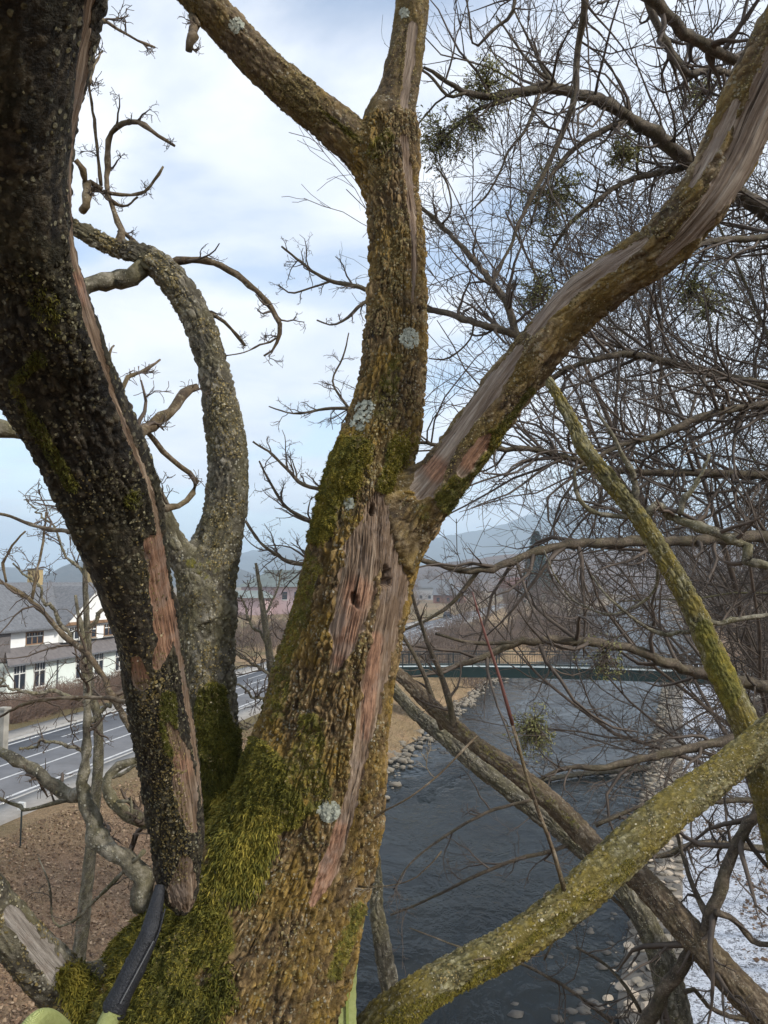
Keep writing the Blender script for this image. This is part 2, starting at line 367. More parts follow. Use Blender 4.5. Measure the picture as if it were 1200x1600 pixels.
    tri = np.vstack([f[:, [0, 1, 2]], f[:, [0, 2, 3]], capa[:, :3], capb[:, :3]])
    o = mesh_obj(name, v, tri, mat, parent, smooth=True, uv=uv, label=label,
                 attrs=dict(cell=ex(cid), crack=ex(crack), moss=ex(mo), wood=ex(wm, 0.8), warm=ex(ww)))
    if keep: SURF[seed] = dict(v=v[:-2], n=nn, moss=mo, wood=wm, px=px, py=py, t=np.repeat(t, nT + 1, axis=0), face=facing, crack=crack, smooth=sm_)
    return o
def sdf_fast(pts, line): return sdf(pts, line)

# batch of thin tubes: pts (n,k,3), rad (n,k)
def tubes(pts, rad, sides=3):
    n, k, _ = pts.shape; t = nrm(np.gradient(pts, axis=1)); m = nrm(pts[:, -1] - pts[:, 0])
    ref = np.where(np.abs(m[:, 2:3]) > 0.8, np.array([[1.0, 0.1, 0]]), np.array([[0.1, 0.2, 1.0]]))[:, None, :]
    n1_ = nrm(ref - (ref * t).sum(-1, keepdims=True) * t); n2_ = np.cross(t, n1_)
    a = np.arange(sides) * 2 * math.pi / sides
    v = pts[:, :, None] + rad[:, :, None, None] * (n1_[:, :, None] * np.cos(a)[None, None, :, None] + n2_[:, :, None] * np.sin(a)[None, None, :, None])
    i = (np.arange(n)[:, None, None] * k + np.arange(k - 1)[None, :, None]) * sides; j = np.arange(sides)[None, None, :]; j2 = (j + 1) % sides
    f = np.stack([i + j, i + j2, i + sides + j2, i + sides + j], -1).reshape(-1, 4)
    return v.reshape(-1, 3), f
class Tw:
    """gathers tubes of several sizes for one mesh"""
    def __init__(s): s.v = []; s.f = []; s.n = 0
    def add(s, pts, rad, sides=3):
        if len(pts) == 0: return
        v, f = tubes(pts, rad, sides); s.v.append(v); s.f.append(f + s.n); s.n += len(v)
    def obj(s, name, mat, parent, kind='stuff', **k):
        if not s.v: return None
        return mesh_obj(name, np.vstack(s.v), np.vstack(s.f), mat, parent, kind=kind, **k)
def shoots(rng, pos, d, L, r, K=6, wig=0.25, lift=0.0, tip=0.25, bend=None):
    n = len(pos); pts = np.zeros((n, K, 3)); pts[:, 0] = pos; d = nrm(d); step = (L / (K - 1))[:, None]
    curl = rng.normal(0, wig * 0.5, (n, 3))
    for i in range(1, K):
        d = nrm(d + rng.normal(0, wig, (n, 3)) + curl + np.array([0, 0, lift])); pts[:, i] = pts[:, i - 1] + d * step
    rad = r[:, None] * np.linspace(1, tip, K)[None]; return pts, rad
def side(rng, pts, rad, per, lf=0.5, ang=(0.6, 1.1), t0=0.15, rf=0.6, K=6, wig=0.25, lift=0.0, Lmin=0.02, tip=0.3, flat=None):
    n, K0, _ = pts.shape; m = n * per; idx = np.repeat(np.arange(n), per)
    u = rng.uniform(t0, 0.98, m) * (K0 - 1); i = np.minimum(u.astype(int), K0 - 2); fr = (u - i)[:, None]
    pos = pts[idx, i] * (1 - fr) + pts[idx, i + 1] * fr; tan = nrm(pts[idx, i + 1] - pts[idx, i])
    rr = rad[idx, i] * (1 - fr[:, 0]) + rad[idx, i + 1] * fr[:, 0]
    L0 = np.linalg.norm(np.diff(pts, axis=1), axis=2).sum(1)[idx]
    w = nrm(np.cross(tan, rng.normal(0, 1, (m, 3)))); an = rng.uniform(*ang, m)[:, None]
    d = tan * np.cos(an) + w * np.sin(an)
    L = np.maximum(L0 * lf * rng.uniform(0.5, 1.3, m) * (1.15 - 0.6 * u / (K0 - 1)), Lmin)
    return shoots(rng, pos, d, L, rr * rf, K, wig, lift, tip)
def resample(sp_, K):
    s = np.concatenate([[0], np.cumsum(np.linalg.norm(np.diff(sp_[:, :3], axis=0), axis=1))]); t = np.linspace(0, s[-1], K)
    return np.stack([np.interp(t, s, sp_[:, i]) for i in range(4)], 1)
def branch_set(parent, rows_list, mat, twmat, seed, dens=1.0, lf=0.30, name='branch', sides=7, rmin=0.0011, lift=0.05, wig=0.22, wob=1.0, levels=3, maxlen=None):
    """hand placed branches (each its own part) + one mesh of side twigs"""
    rng = np.random.default_rng(seed); tw = Tw()
    for rows in rows_list:
        c = spline(px_ctrl(rows) if len(rows[0]) == 4 else rows, 0.03); L = np.linalg.norm(np.diff(c[:, :3], axis=0), axis=1).sum()
        K = int(np.clip(L / (0.022 if wob > 0.5 else 0.05), 10, 90)); c = resample(c, K)
        rn = c[:, 3].mean(); c[1:-1, :3] += rng.normal(0, rn * (0.12 if wob > 0.5 else 0.3 * wob), (K - 2, 3)); c[:, 3] *= 1 + (rng.uniform(0.88, 1.14, K) - 1) * min(1, wob)
        if wob > 0.5:
            kn = np.arange(K); c[:, 3] *= 1 + 0.30 * (rng.random(K) < 0.16) + 0.12 * (vnoise(np.stack([kn * 0.4, kn * 0, kn * 0 + seed], 1)) - 0.5)
            kp = np.unique(np.concatenate([[0, K - 1], rng.choice(K, max(3, K // 6), replace=False)])); off = rng.normal(0, rn * 1.1, (len(kp), 3)); off[0] = off[-1] = 0
            c[:, :3] += np.stack([np.interp(kn, kp, off[:, i_]) for i_ in range(3)], 1)
        v, f = tubes(c[None, :, :3], c[None, :, 3], sides)
        nv = fbm(v * 60, 2, seed); v = v + nrm(v - np.repeat(c[:, :3], sides, axis=0)) * ((nv - 0.5) * rn * 0.5)[:, None]
        bc = np.array([(0, i + 1, i) for i in range(1, sides - 1)]); be = bc[:, ::-1] + len(v) - sides
        tri = np.vstack([f[:, [0, 1, 2]], f[:, [0, 2, 3]], bc, be])
        z = np.zeros(len(v)); mesh_obj(name, v, tri, mat, parent, smooth=True, uv=np.stack([v[:, 0], v[:, 2]], 1),
             attrs=dict(cell=hash01(np.floor(v[:, 0] * 50), np.floor(v[:, 1] * 50), np.floor(v[:, 2] * 50)), crack=z, moss=z + 0.15, wood=z, warm=z))
        n1c = max(1, int(L * dens * 6)); p0, r0 = c[None, :, :3], np.maximum(c[None, :, 3], rmin)
        a, ar = side(rng, p0, np.minimum(r0, r0.min() * 2.5 + 0.002), n1c, lf, (0.5, 1.25), 0.08, 0.55, 7, wig, lift)
        if maxlen:
            LL_ = np.linalg.norm(a[:, -1] - a[:, 0], axis=1); sc = np.minimum(1, maxlen / np.maximum(LL_, 1e-6))[:, None, None]; a = a[:, :1] + (a - a[:, :1]) * sc
        ar = np.maximum(ar, rmin); tw.add(a, ar, 4)
        if levels > 1:
            b_, br = side(rng, a, ar, 4, 0.5, (0.5, 1.1), 0.15, 0.6, 6, wig * 1.1, lift); br = np.maximum(br, rmin * 0.8); tw.add(b_, br, 3)
        if levels > 2:
            c_, cr = side(rng, b_, br, 3, 0.5, (0.5, 1.1), 0.2, 0.6, 5, wig * 1.2, lift); cr = np.maximum(cr, rmin * 0.6); tw.add(c_, cr, 3)
    tw.obj('twigs', twmat, parent)

def blades(rng, pos, d, L, w, bendv, tone, name, mat, parent):
    """two-segment ribbons"""
    n = len(pos); d = nrm(d); sidev = nrm(np.cross(d, rng.normal(0, 1, (n, 3)))) * w[:, None]
    m1 = pos + d * (L * 0.5)[:, None] ; d2 = nrm(d + bendv); tipp = m1 + d2 * (L * 0.5)[:, None]
    v = np.stack([pos - sidev, pos + sidev, m1 + sidev * 0.8, m1 - sidev * 0.8, tipp], 1).reshape(-1, 3)
    k_ = np.arange(n)[:, None] * 5
    f = np.vstack([k_ + np.array([[0, 1, 2]]), k_ + np.array([[0, 2, 3]]), k_ + np.array([[3, 2, 4]])])
    return mesh_obj(name, v, f, mat, parent, kind='stuff', attrs=dict(tone=np.repeat(tone, 5)))
def chips(rng, pos, nn, size, tone, name, mat, parent, flat=0.35, lean=0.9):
    """little tilted four-cornered flakes with a raised middle"""
    n = len(pos); a = nrm(np.cross(nn, rng.normal(0, 1, (n, 3)))); b_ = np.cross(nn, a); tilt = rng.normal(0, lean, (n, 1))
    a = nrm(a + nn * tilt * 0.5); vs_ = []
    for i in range(4):
        th = i * math.pi / 2 + rng.uniform(-0.4, 0.4, (n, 1)); rr = size[:, None] * rng.uniform(0.6, 1.2, (n, 1))
        vs_.append(pos + (a * np.cos(th) + b_ * np.sin(th)) * rr)
    top = pos + nn * size[:, None] * flat
    v = np.stack(vs_ + [top], 1).reshape(-1, 3); k_ = np.arange(n)[:, None] * 5
    f = np.vstack([k_ + np.array([[i, (i + 1) % 4, 4]]) for i in range(4)])
    return mesh_obj(name, v, f, mat, parent, kind='stuff', attrs=dict(tone=np.repeat(tone, 5)))

# ------------------------------------------------------------------ terrain, river, road
LEFT = ([-80, 4, 12, 20, 25, 50, 91, 120, 148, 290, 850, 2500, 6000], [6, 5, -1, -8, -10, -11.5, -9.5, -3, 2.4, 7, 72, 230, 500])
RIGHT = ([-80, 4, 12, 23, 90, 150, 290, 850, 2500, 6000], [22, 14, 5, 1.9, 11.4, 20, 38, 112, 300, 600])
WZ = -3.0
def lefts(lon): return np.interp(lon, *LEFT)
def rights(lon): return np.interp(lon, *RIGHT)
def latlon(x, y): return x * ca - y * sa, x * sa + y * ca
def height(x, y):
    lat, lon = latlon(x, y); l, r = lefts(lon), rights(lon); pv = np.stack([x, y, x * 0], 1)
    wob = (fbm(pv * 0.35, 3, 2) - 0.5); far = sstep(lon, 100, 200)
    left_h = np.interp(lat - l + wob * 1.2, [-200, -12, -9, -2.0, -0.2, 0.6, 2], [0, 0, -0.35, -2.1, -2.9, -3.6, -4.2])
    road = np.interp(lat, [-34, -32.5, -19.6, -17.5], [0, 1, 1, 0]); left_h = left_h * (1 - road) + road * (-0.02)
    left_h = left_h * (1 - far) + far * np.interp(lat - l, [-40, -12, -0.3, 0.6], [0.4, -1.0, -2.9, -4])
    ch = np.interp(lon, [0, 90, 120, 400], [7.5, 7.5, 4, 3])
    d = lat - r - ch
    right_h = np.interp(d, [-9, -8.9, 0, 1.5, 6, 14, 40, 90, 200], [-4, -4, -4, -2.5, -0.6, 1.5, 12, 26, 30])
    h = np.where(lat < (l + r) / 2, left_h, right_h)
    bump_ = (fbm(pv * 0.9, 3, 4) - 0.5) * 0.35 + (fbm(pv * 3.1, 2, 6) - 0.5) * 0.10
    dry = sstep(h, -3.2, -2.4) * (1 - road); h = h + bump_ * dry
    return h
def graded(lo, a, b, hi, fine, n):
    m = np.arange(a, b, fine); u = np.linspace(0, 1, n)[1:]; return np.concatenate([(a - (a - lo) * u ** 3)[::-1], m, b + (hi - b) * u ** 3])
gx = graded(-4500, -34, 34, 4500, 0.45, 46); gy = graded(-120, 14, 112, 6500, 0.45, 70)
X, Y = np.meshgrid(gx, gy); xs, ys = X.ravel(), Y.ravel(); zs = height(xs, ys)
lat_, lon_ = latlon(xs, ys); pv = np.stack([xs, ys, zs * 0], 1)
litter = np.array([0.35, 0.225, 0.135]); soil = np.array([0.20, 0.135, 0.09]); dry = np.array([0.27, 0.195, 0.105]); verge = np.array([0.15, 0.12, 0.06])
field = np.array([0.16, 0.125, 0.075]); stonec = np.array([0.22, 0.19, 0.16])
nA = sstep(fbm(pv * 0.25, 4, 11), 0.4, 0.62)[:, None]; nB = sstep(fbm(pv * 1.3, 3, 12), 0.42, 0.6)[:, None]
col = litter * (1 - nA * 0.8) + soil * nA * 0.8; col = col * (1 - 0.4 * nB) + dry * 0.75 * 0.4 * nB
fr = sstep(lon_, 42, 58)[:, None]; col = col * (1 - fr) + (dry * (1 - 0.4 * nB) + litter * 0.4 * nB) * fr
top = sstep(lat_, -17, -19)[:, None] * sstep(lon_, 300, 200)[:, None]; col = col * (1 - top) + (verge * (1 - 0.5 * nA) + litter * 0.5 * nA) * top
rt = (lat_ > (lefts(lon_) + rights(lon_)) / 2)[:, None]; col = np.where(rt, litter * 0.75 * (1 - 0.5 * nA) + verge * 0.4 * nA, col)
ff = sstep(lon_, 160, 320)[:, None]; col = col * (1 - ff) + (field * (1 - nA * 0.5) + litter * 0.6 * nA * 0.5) * ff
ny, nx = X.shape; ii = (np.arange(ny - 1)[:, None] * nx + np.arange(nx - 1)[None, :]).ravel()
quads = np.stack([ii, ii + 1, ii + nx + 1, ii + nx], 1)
m, nt, b = new_mat('leafy_ground'); n = N(nt); v = n.geo()
g1 = n.noise(v, 7.0, 6, 0.7); g2 = n.noise(v, 26.0, 4, 0.7)
cg = n.mix(1.0, n.attrc('ground'), n.ramp(n.math('ADD', n.math('MULTIPLY', g1, 0.5), n.math('MULTIPLY', g2, 0.5)), (0.33, (0.45, 0.42, 0.40)), (0.5, (1, 1, 1)), (0.66, (1.75, 1.75, 1.8))), 'MULTIPLY')
n.put(b.inputs['Base Color'], cg); b.inputs['Roughness'].default_value = 0.95; b.inputs['Specular IOR Level'].default_value = 0.15
n.put(b.inputs['Normal'], n.bump(n.math('ADD', g1, g2), 0.08))
mesh_obj('ground', np.stack([xs, ys, zs], 1), quads, m, kind='structure', smooth=True, attrs=dict(ground=col))

# water
m, nt, b = new_mat('river_water'); n = N(nt); v = n.geo()
wv = n.mapping(v, (1.0, 0.6, 1.0))
w1 = n.noise(wv, 1.6, 3, 0.5, 0.6); w2 = n.noise(wv, 7.0, 3, 0.6, 0.5); w3 = n.noise(v, 0.09, 2)
n.put(b.inputs['Base Color'], n.ramp(n.noise(v, 0.25, 3), (0.3, (0.006, 0.008, 0.009)), (0.7, (0.018, 0.021, 0.020))))
b.inputs['Roughness'].default_value = 0.06; b.inputs['IOR'].default_value = 1.333; b.inputs['Specular IOR Level'].default_value = 0.1
hh = n.math('MULTIPLY', n.math('ADD', n.math('MULTIPLY', w1, 1.0), n.math('MULTIPLY', w2, 0.28)), n.rng(n.math('ADD', n.math('MULTIPLY', w3, 0.5), n.math('MULTIPLY', n.noise(wv, 0.35, 4, 0.6, 1.0), 0.5)), 0.38, 0.62, 0.15, 1.5))
n.put(b.inputs['Normal'], n.bump(hh, 0.11, 0.8))
lons = np.concatenate([np.arange(-60, 160, 2), np.geomspace(162, 5500, 40)])
lw, rw = lefts(lons) - 3, rights(lons) + np.interp(lons, [0, 90, 120, 400], [0.9, 0.9, 5, 5])
vv = np.array([LL(a, o, WZ) for a, o in zip(lw, lons)] + [LL(a, o, WZ) for a, o in zip(rw, lons)]); k_ = np.arange(len(lons) - 1); M_ = len(lons)
mesh_obj('water', vv, np.stack([k_, k_ + M_, k_ + M_ + 1, k_ + 1], 1), m, kind='structure')

# frozen side channel: old snow over ice
m, nt, b = new_mat('old_snow'); n = N(nt); v = n.geo()
s1 = n.noise(v, 3.2, 5, 0.65); s2 = n.noise(v, 16, 4, 0.7)
sm = n.rng(n.math('ADD', n.math('MULTIPLY', s1, 0.45), n.math('MULTIPLY', s2, 0.55)), 0.455, 0.50)
n.put(b.inputs['Base Color'], n.mix(sm, (0.10, 0.10, 0.11), n.ramp(s2, (0.35, (0.36, 0.39, 0.45)), (0.65, (0.60, 0.63, 0.68)))))
b.inputs['Roughness'].default_value = 0.5
n.put(b.inputs['Normal'], n.bump(n.math('ADD', s1, s2), 0.05))
SNOW = m
lons = np.arange(14, 118, 0.6); nn_ = 17; vv = []
for o in lons:
    r0 = np.interp(o, *RIGHT) + 0.8
    for j in range(nn_):
        t_ = j / (nn_ - 1); q = LL(r0 + t_ * 9.2, o, 0); vv.append((q[0], q[1], -2.78 + 0.45 * max(0, t_ - 0.7) ** 1 * 3))
vv = np.array(vv); vv[:, 2] += (fbm(np.stack([vv[:, 0], vv[:, 1], vv[:, 2] * 0], 1) * 0.8, 3, 8) - 0.5) * 0.12
k_ = (np.arange(len(lons) - 1)[:, None] * nn_ + np.arange(nn_ - 1)[None, :]).ravel()
mesh_obj('snow_ground', vv, np.stack([k_, k_ + 1, k_ + nn_ + 1, k_ + nn_], 1), SNOW, kind='structure', smooth=True)

# road
ASPH = simple('asphalt', (0.115, 0.117, 0.125), 0.8, 0.22, 0.6, 0.004)
PAVE = simple('pavement_slabs', (0.23, 0.215, 0.195), 0.85, 0.15, 2.5, 0.003)
KERB = simple('kerb_stone', (0.33, 0.32, 0.30), 0.85, 0.15, 4)
PAINT = simple('road_paint', (0.46, 0.46, 0.45), 0.7, 0.30, 3)
RW0, RW1 = -30.4, -22.2
def strip(name, a0, a1, z, mat, l0=-20, l1=900, thick=None, kind='structure', parent=None):
    L = np.concatenate([np.arange(l0, min(l1, 200), 6.0), np.arange(200, l1 + 1, 50.0)]) if l1 - l0 > 60 else np.linspace(l0, l1, 4)
    a = np.array([LL(a0, o, z) for o in L]); b_ = np.array([LL(a1, o, z) for o in L]); k2 = len(L); i = np.arange(k2 - 1)
    v = np.vstack([a, b_]); f = [np.stack([i, i + k2, i + k2 + 1, i + 1], 1)]
    if thick:
        v = np.vstack([v, v - np.array([0, 0, thick])]); f += [np.stack([i, i + 1, i + 1 + 2 * k2, i + 2 * k2], 1), np.stack([i + k2, i + 3 * k2, i + 1 + 3 * k2, i + 1 + k2], 1)]
    return mesh_obj(name, v, np.vstack(f), mat, parent, kind=kind)
strip('road', RW0, RW1, 0.03, ASPH, thick=0.2)
strip('kerb', RW0 - 0.15, RW0 - 0.003, 0.14, KERB, thick=0.3); strip('kerb', RW1 + 0.003, RW1 + 0.15, 0.14, KERB, thick=0.3)
strip('pavement', RW0 - 1.9, RW0 - 0.155, 0.12, PAVE, thick=0.3); strip('pavement', RW1 + 0.155, RW1 + 1.7, 0.12, PAVE, thick=0.3)
for a in (-29.9, -22.75): strip('road_marking', a - 0.09, a + 0.09, 0.034, PAINT)
strip('road_marking', -25.15, -25.0, 0.034, PAINT); strip('road_marking', -26.95, -26.8, 0.034, PAINT)
for q in range(26): strip('road_marking', -28.5, -28.38, 0.034, PAINT, l0=4 + q * 9, l1=8 + q * 9)

# hills
def hill(name, label, pts, dist, depth, colr, seed, base=0.0):
    """pts: (px x, px y) crest line at distance dist; a ridge body of real depth"""
    pts = sorted(pts); xs_ = np.linspace(pts[0][0], pts[-1][0], 150); ys_ = np.interp(xs_, [p[0] for p in pts], [p[1] for p in pts])
    rows = 26; v = []
    for j in range(rows):
        t_ = j / (rows - 1) * 2 - 1                     # -1 near foot, 0 crest, 1 far foot
        for x, y in zip(xs_, ys_):
            q = P(x, y, dist); hh_ = q[2] - base; r_ = q * (1 + t_ * depth / dist); prof = math.cos(t_ * math.pi / 2) ** 1.2
            v.append((r_[0], r_[1], base - 4 + (hh_ + 4) * prof))
    v = np.array(v); pr = np.clip((v[:, 2] - base) / 60, 0, 1)
    v[:, 2] += (fbm(v * np.array([1, 1, 0]) / 160 + seed, 4, seed) - 0.5) * 42 * pr + (fbm(v * np.array([1, 1, 0]) / 25, 3, seed + 1) - 0.5) * 9 * pr
    k2 = (np.arange(rows - 1)[:, None] * 150 + np.arange(149)[None, :]).ravel()
    m = HILL_M[colr]
    return mesh_obj(name, v, np.stack([k2, k2 + 1, k2 + 151, k2 + 150], 1), m, kind='structure', smooth=True)
HILL_M = {'forest': simple('hill_forest', (0.050, 0.045, 0.040), 0.95, 0.45, 0.02, 4.0), 'brown': simple('hill_brown', (0.10, 0.066, 0.048), 0.95, 0.45, 0.03, 4.0)}
hill('hill', '', [(-500, 880), (-200, 868), (-60, 884), (30, 890), (80, 903), (140, 912), (260, 925), (400, 960)], 2600, 900, 'forest', 3)
hill('hill', '', [(20, 935), (70, 900), (110, 880), (150, 872), (230, 866), (330, 880), (420, 905), (520, 940)], 1500, 500, 'forest', 4)
hill('hill', '', [(300, 880), (380, 866), (440, 858), (520, 862), (620, 850), (720, 838), (800, 815), (860, 798), (900, 790), (950, 794), (1020, 806), (1120, 826), (1300, 860)], 3300, 1000, 'forest', 5)
hill('hill', '', [(520, 930), (600, 893), (680, 880), (760, 870), (900, 862), (1050, 850), (1300, 840), (1600, 830)], 900, 260, 'brown', 6)
hill('hill', '', [(-500, 905), (-100, 908), (60, 912), (130, 921), (200, 930), (300, 945)], 700, 150, 'brown', 7)

# haze
m = bpy.data.materials.new('haze_air'); m.use_nodes = True; nt = m.node_tree
nt.nodes.remove(nt.nodes['Principled BSDF']); pvn = nt.nodes.new('ShaderNodeVolumePrincipled')
pvn.inputs['Color'].default_value = (0.68, 0.85, 1.0, 1); pvn.inputs['Density'].default_value = 0.00036; pvn.inputs['Anisotropy'].default_value = 0.2
nt.links.new(pvn.outputs[0], nt.nodes['Material Output'].inputs['Volume'])
HAZE = True
if HAZE:
    hz = MB().box((0, 0, 0), (1, 0, 0), (0, 1, 0), (0, 0, 1), (-4700, -300, -6.5), (4700, 6700, 360)).obj('haze', m, kind='stuff')
    hz['label'] = 'thin pale blue haze over the valley'

# ------------------------------------------------------------------ the old tree we are in
ROOT = (0.1, 1.9, -2.6)
tree = thing('old_tree', 'mossy old tree with several leaning stems filling the foreground above the river', 'tree', ROOT)
dC = 1.85
trunk_c = px_ctrl([(255, 1800, 520, 1.72), (300, 1700, 470, 1.74), (325, 1600, 392, 1.78), (375, 1500, 334, 1.80), (424, 1400, 292, 1.82), (470, 1300, 240, 1.84), (495, 1200, 214, 1.85),
                   (517, 1100, 188, 1.86), (538, 1000, 176, 1.87), (560, 900, 168, 1.88), (568, 820, 152, 1.90), (574, 740, 130, 1.92), (600, 650, 110, 1.95), (615, 560, 96, 1.98),
                   (622, 480, 89, 2.02), (621, 380, 84, 2.05), (612, 290, 80, 2.08), (605, 215, 78, 2.10), (601, 190, 66, 2.10)])
forkA = px_ctrl([(600, 262, 62, 2.10), (560, 232, 62, 2.08), (515, 190, 61, 2.06), (460, 146, 59, 2.03), (408, 98, 57, 2.0), (358, 44, 54, 1.97), (312, -6, 52, 1.94), (262, -62, 50, 1.9), (180, -150, 48, 1.86), (60, -330, 44, 1.8), (-100, -600, 38, 1.7)])
forkB = px_ctrl([(606, 250, 66, 2.10), (612, 190, 64, 2.10), (624, 140, 58, 2.10), (636, 80, 54, 2.1), (643, 30, 52, 2.1), (647, -30, 51, 2.1), (650, -120, 50, 2.1), (655, -350, 44, 2.15), (640, -700, 36, 2.2)])
limbR = px_ctrl([(566, 905, 40, 1.96), (602, 868, 66, 1.93), (642, 812, 84, 1.88), (684, 757, 80, 1.84), (735, 690, 78, 1.82), (790, 612, 76, 1.79), (845, 540, 76, 1.75), (900, 478, 76, 1.72), (960, 432, 72, 1.68),
                 (1030, 385, 76, 1.65), (1090, 322, 80, 1.6), (1135, 252, 84, 1.58), (1172, 170, 88, 1.55), (1212, 90, 90, 1.52), (1270, -10, 92, 1.48), (1340, -120, 92, 1.44), (1450, -300, 88, 1.42), (1600, -600, 80, 1.4)])
stemL1 = px_ctrl([(288, 1425, 22, 1.56), (284, 1398, 50, 1.56), (280, 1360, 66, 1.56), (279, 1300, 80, 1.55), (266, 1200, 88, 1.52), (247, 1100, 92, 1.46), (230, 1000, 98, 1.40), (206, 900, 112, 1.32),
                  (178, 800, 134, 1.24), (140, 700, 150, 1.16), (96, 600, 168, 1.08), (58, 500, 184, 1.00), (28, 400, 196, 0.94), (8, 300, 214, 0.88), (0, 200, 228, 0.83), (4, 100, 246, 0.78), (14, 0, 264, 0.74), (30, -110, 280, 0.70), (60, -260, 290, 0.66)])
stemL2 = px_ctrl([(392, 1390, 90, 1.90), (366, 1310, 76, 1.92), (344, 1210, 70, 1.94), (330, 1120, 76, 1.96), (322, 1030, 84, 1.98), (322, 950, 86, 2.0), (334, 870, 76, 2.02), (352, 800, 64, 2.04), (357, 720, 58, 2.06),
                  (348, 650, 52, 2.07), (334, 580, 46, 2.08), (316, 520, 45, 2.09), (292, 470, 44, 2.1), (262, 430, 42, 2.1), (232, 405, 36, 2.1), (205, 393, 28, 2.1), (170, 384, 24, 2.1), (130, 362, 22, 2.08), (95, 340, 20, 2.06)])
limbBL = px_ctrl([(210, 1660, 90, 1.76), (150, 1600, 84, 1.72), (100, 1548, 78, 1.68), (50, 1492, 74, 1.62), (0, 1430, 70, 1.56), (-60, 1350, 68, 1.5), (-130, 1260, 66, 1.44), (-320, 1040, 58, 1.36)])
limbLR = px_ctrl([(380, 1860, 107.6, 1.86), (480, 1740, 91.1, 1.84), (560, 1650, 76.2, 1.76), (610, 1595, 66.2, 1.72), (655, 1556, 58.0, 1.70), (715, 1518, 54.6, 1.74), (785, 1482, 54.6, 1.78), (850, 1440, 56.3, 1.82), (925, 1376, 59.6, 1.88), (995, 1310, 59.6, 1.94), (1055, 1262, 54.6, 2.0),
                  (1120, 1215, 49.7, 2.06), (1195, 1155, 48.0, 2.12), (1270, 1090, 46.4, 2.2), (1350, 1020, 44.7, 2.3), (1500, 920, 45, 2.4), (1700, 800, 40, 2.5), (1950, 640, 30, 2.7)])
stub2 = px_ctrl([(330, 960, 60, 1.99), (300, 900, 44, 1.97), (278, 860, 36, 1.96), (262, 825, 30, 1.95), (235, 760, 26, 1.93), (215, 700, 24, 1.9)])
sl = {k_: spline(v_, 0.03) for k_, v_ in dict(c=trunk_c, a=forkA, b=forkB, r=limbR, l1=stemL1, l2=stemL2, bl=limbBL, lr=limbLR, s2=stub2).items()}
W_C = [[(600, 790, 50), (572, 850, 62), (556, 930, 62), (540, 990, 50), (522, 1045, 16)],
       [(636, 812, 50), (622, 860, 54), (612, 940, 44), (598, 1010, 40), (582, 1090, 42), (566, 1160, 30), (552, 1240, 24), (536, 1300, 26), (515, 1355, 34), (488, 1412, 12)],
       [(632, 215, 14), (640, 280, 16), (645, 340, 14), (648, 420, 8), (645, 470, 4)]]
M_C = [([(550, 720, 76), (520, 780, 66), (498, 840, 40)], 0.72), ([(625, 700, 40), (600, 760, 30)], 0.8), ([(480, 880, 60), (455, 1000, 50), (430, 1120, 60)], 0.5),
       ([(400, 1180, 70), (420, 1260, 120), (380, 1330, 110)], 0.75), ([(490, 1130, 60), (480, 1230, 90)], 0.5), ([(230, 1480, 150), (310, 1410, 130), (230, 1600, 200), (300, 1560, 90)], 0.7),
       ([(560, 1420, 30), (520, 1520, 40)], 0.55), ([(620, 560, 30), (600, 640, 50)], 0.45), ([(605, 215, 30), (580, 240, 30)], 0.5)]
bark_tube('trunk', trunk_c, tree, BARK, res=0.0034, join=[sl['a'], sl['b'], sl['r'], sl['l2'], sl['bl']], k=0.07, plate=0.0105, amp=0.0072, stretch=3.4, lump=0.07, ridge=1.0, holes=[(604, 902, 13), (553, 936, 9), (583, 792, 8)],
          wood=W_C, moss=M_C, warm=[[(560, 930, 60), (530, 1030, 40)], [(530, 1300, 40), (490, 1410, 50)], [(590, 1000, 30), (570, 1150, 20)]], seed=1, keep=True)
low = spline([(*P(255, 1800, 1.72), 0.37), (-0.45, 1.85, 6.6), (-0.35, 1.9, 4)][0:1] + [(-0.55, 1.8, 6.9, 0.40), (-0.4, 1.9, 4.0, 0.44), (-0.1, 1.9, 0.0, 0.5), (0.1, 1.9, -2.2, 0.62), (0.1, 1.9, -3.1, 0.8)], 0.1)
bark_tube('trunk', [tuple(q) for q in low[::3]], tree, BARK, res=0.03, plate=0.05, amp=0.02, seed=2)
bark_tube('limb', forkA, tree, BARK_UP, res=0.0040, join=[sl['c'], sl['b']], k=0.035, plate=0.013, amp=0.0045, stretch=4, seed=3, keep=True, moss=[([(560, 220, 20), (500, 170, 10)], 0.4)])
bark_tube('limb', forkB, tree, BARK_UP, res=0.0040, join=[sl['c'], sl['a']], k=0.035, plate=0.015, amp=0.003, stretch=4, seed=4, keep=True,
          wood=[[(645, 40, 16), (640, 100, 18), (632, 160, 14), (630, 215, 16)]], moss=[([(655, 30, 14), (645, 130, 14)], 0.35)])
bark_tube('limb', limbR, tree, BARK_UP, res=0.0036, join=[sl['c']], k=0.07, plate=0.015, amp=0.0056, stretch=5, soft=0.4, seed=5, keep=True, lump=0.08,
          wood=[[(662, 760, 46), (705, 690, 26), (760, 615, 34), (810, 545, 18)], [(722, 735, 20), (752, 695, 26), (764, 680, 8)], [(830, 515, 18), (885, 455, 34), (950, 412, 30), (1010, 375, 12)], [(1030, 410, 14), (1095, 345, 44), (1150, 270, 60), (1190, 180, 60), (1220, 90, 56)], [(1080, 290, 8), (1120, 220, 22), (1150, 160, 16)]],
          warm=[[(740, 715, 50), (770, 680, 14)], [(680, 735, 50)]], smooth_=[[(660, 780, 60), (760, 620, 70), (860, 500, 70), (960, 430, 60)]], moss=[([(700, 780, 46), (760, 700, 26), (830, 610, 20)], 0.55), ([(660, 800, 40)], 0.4)])
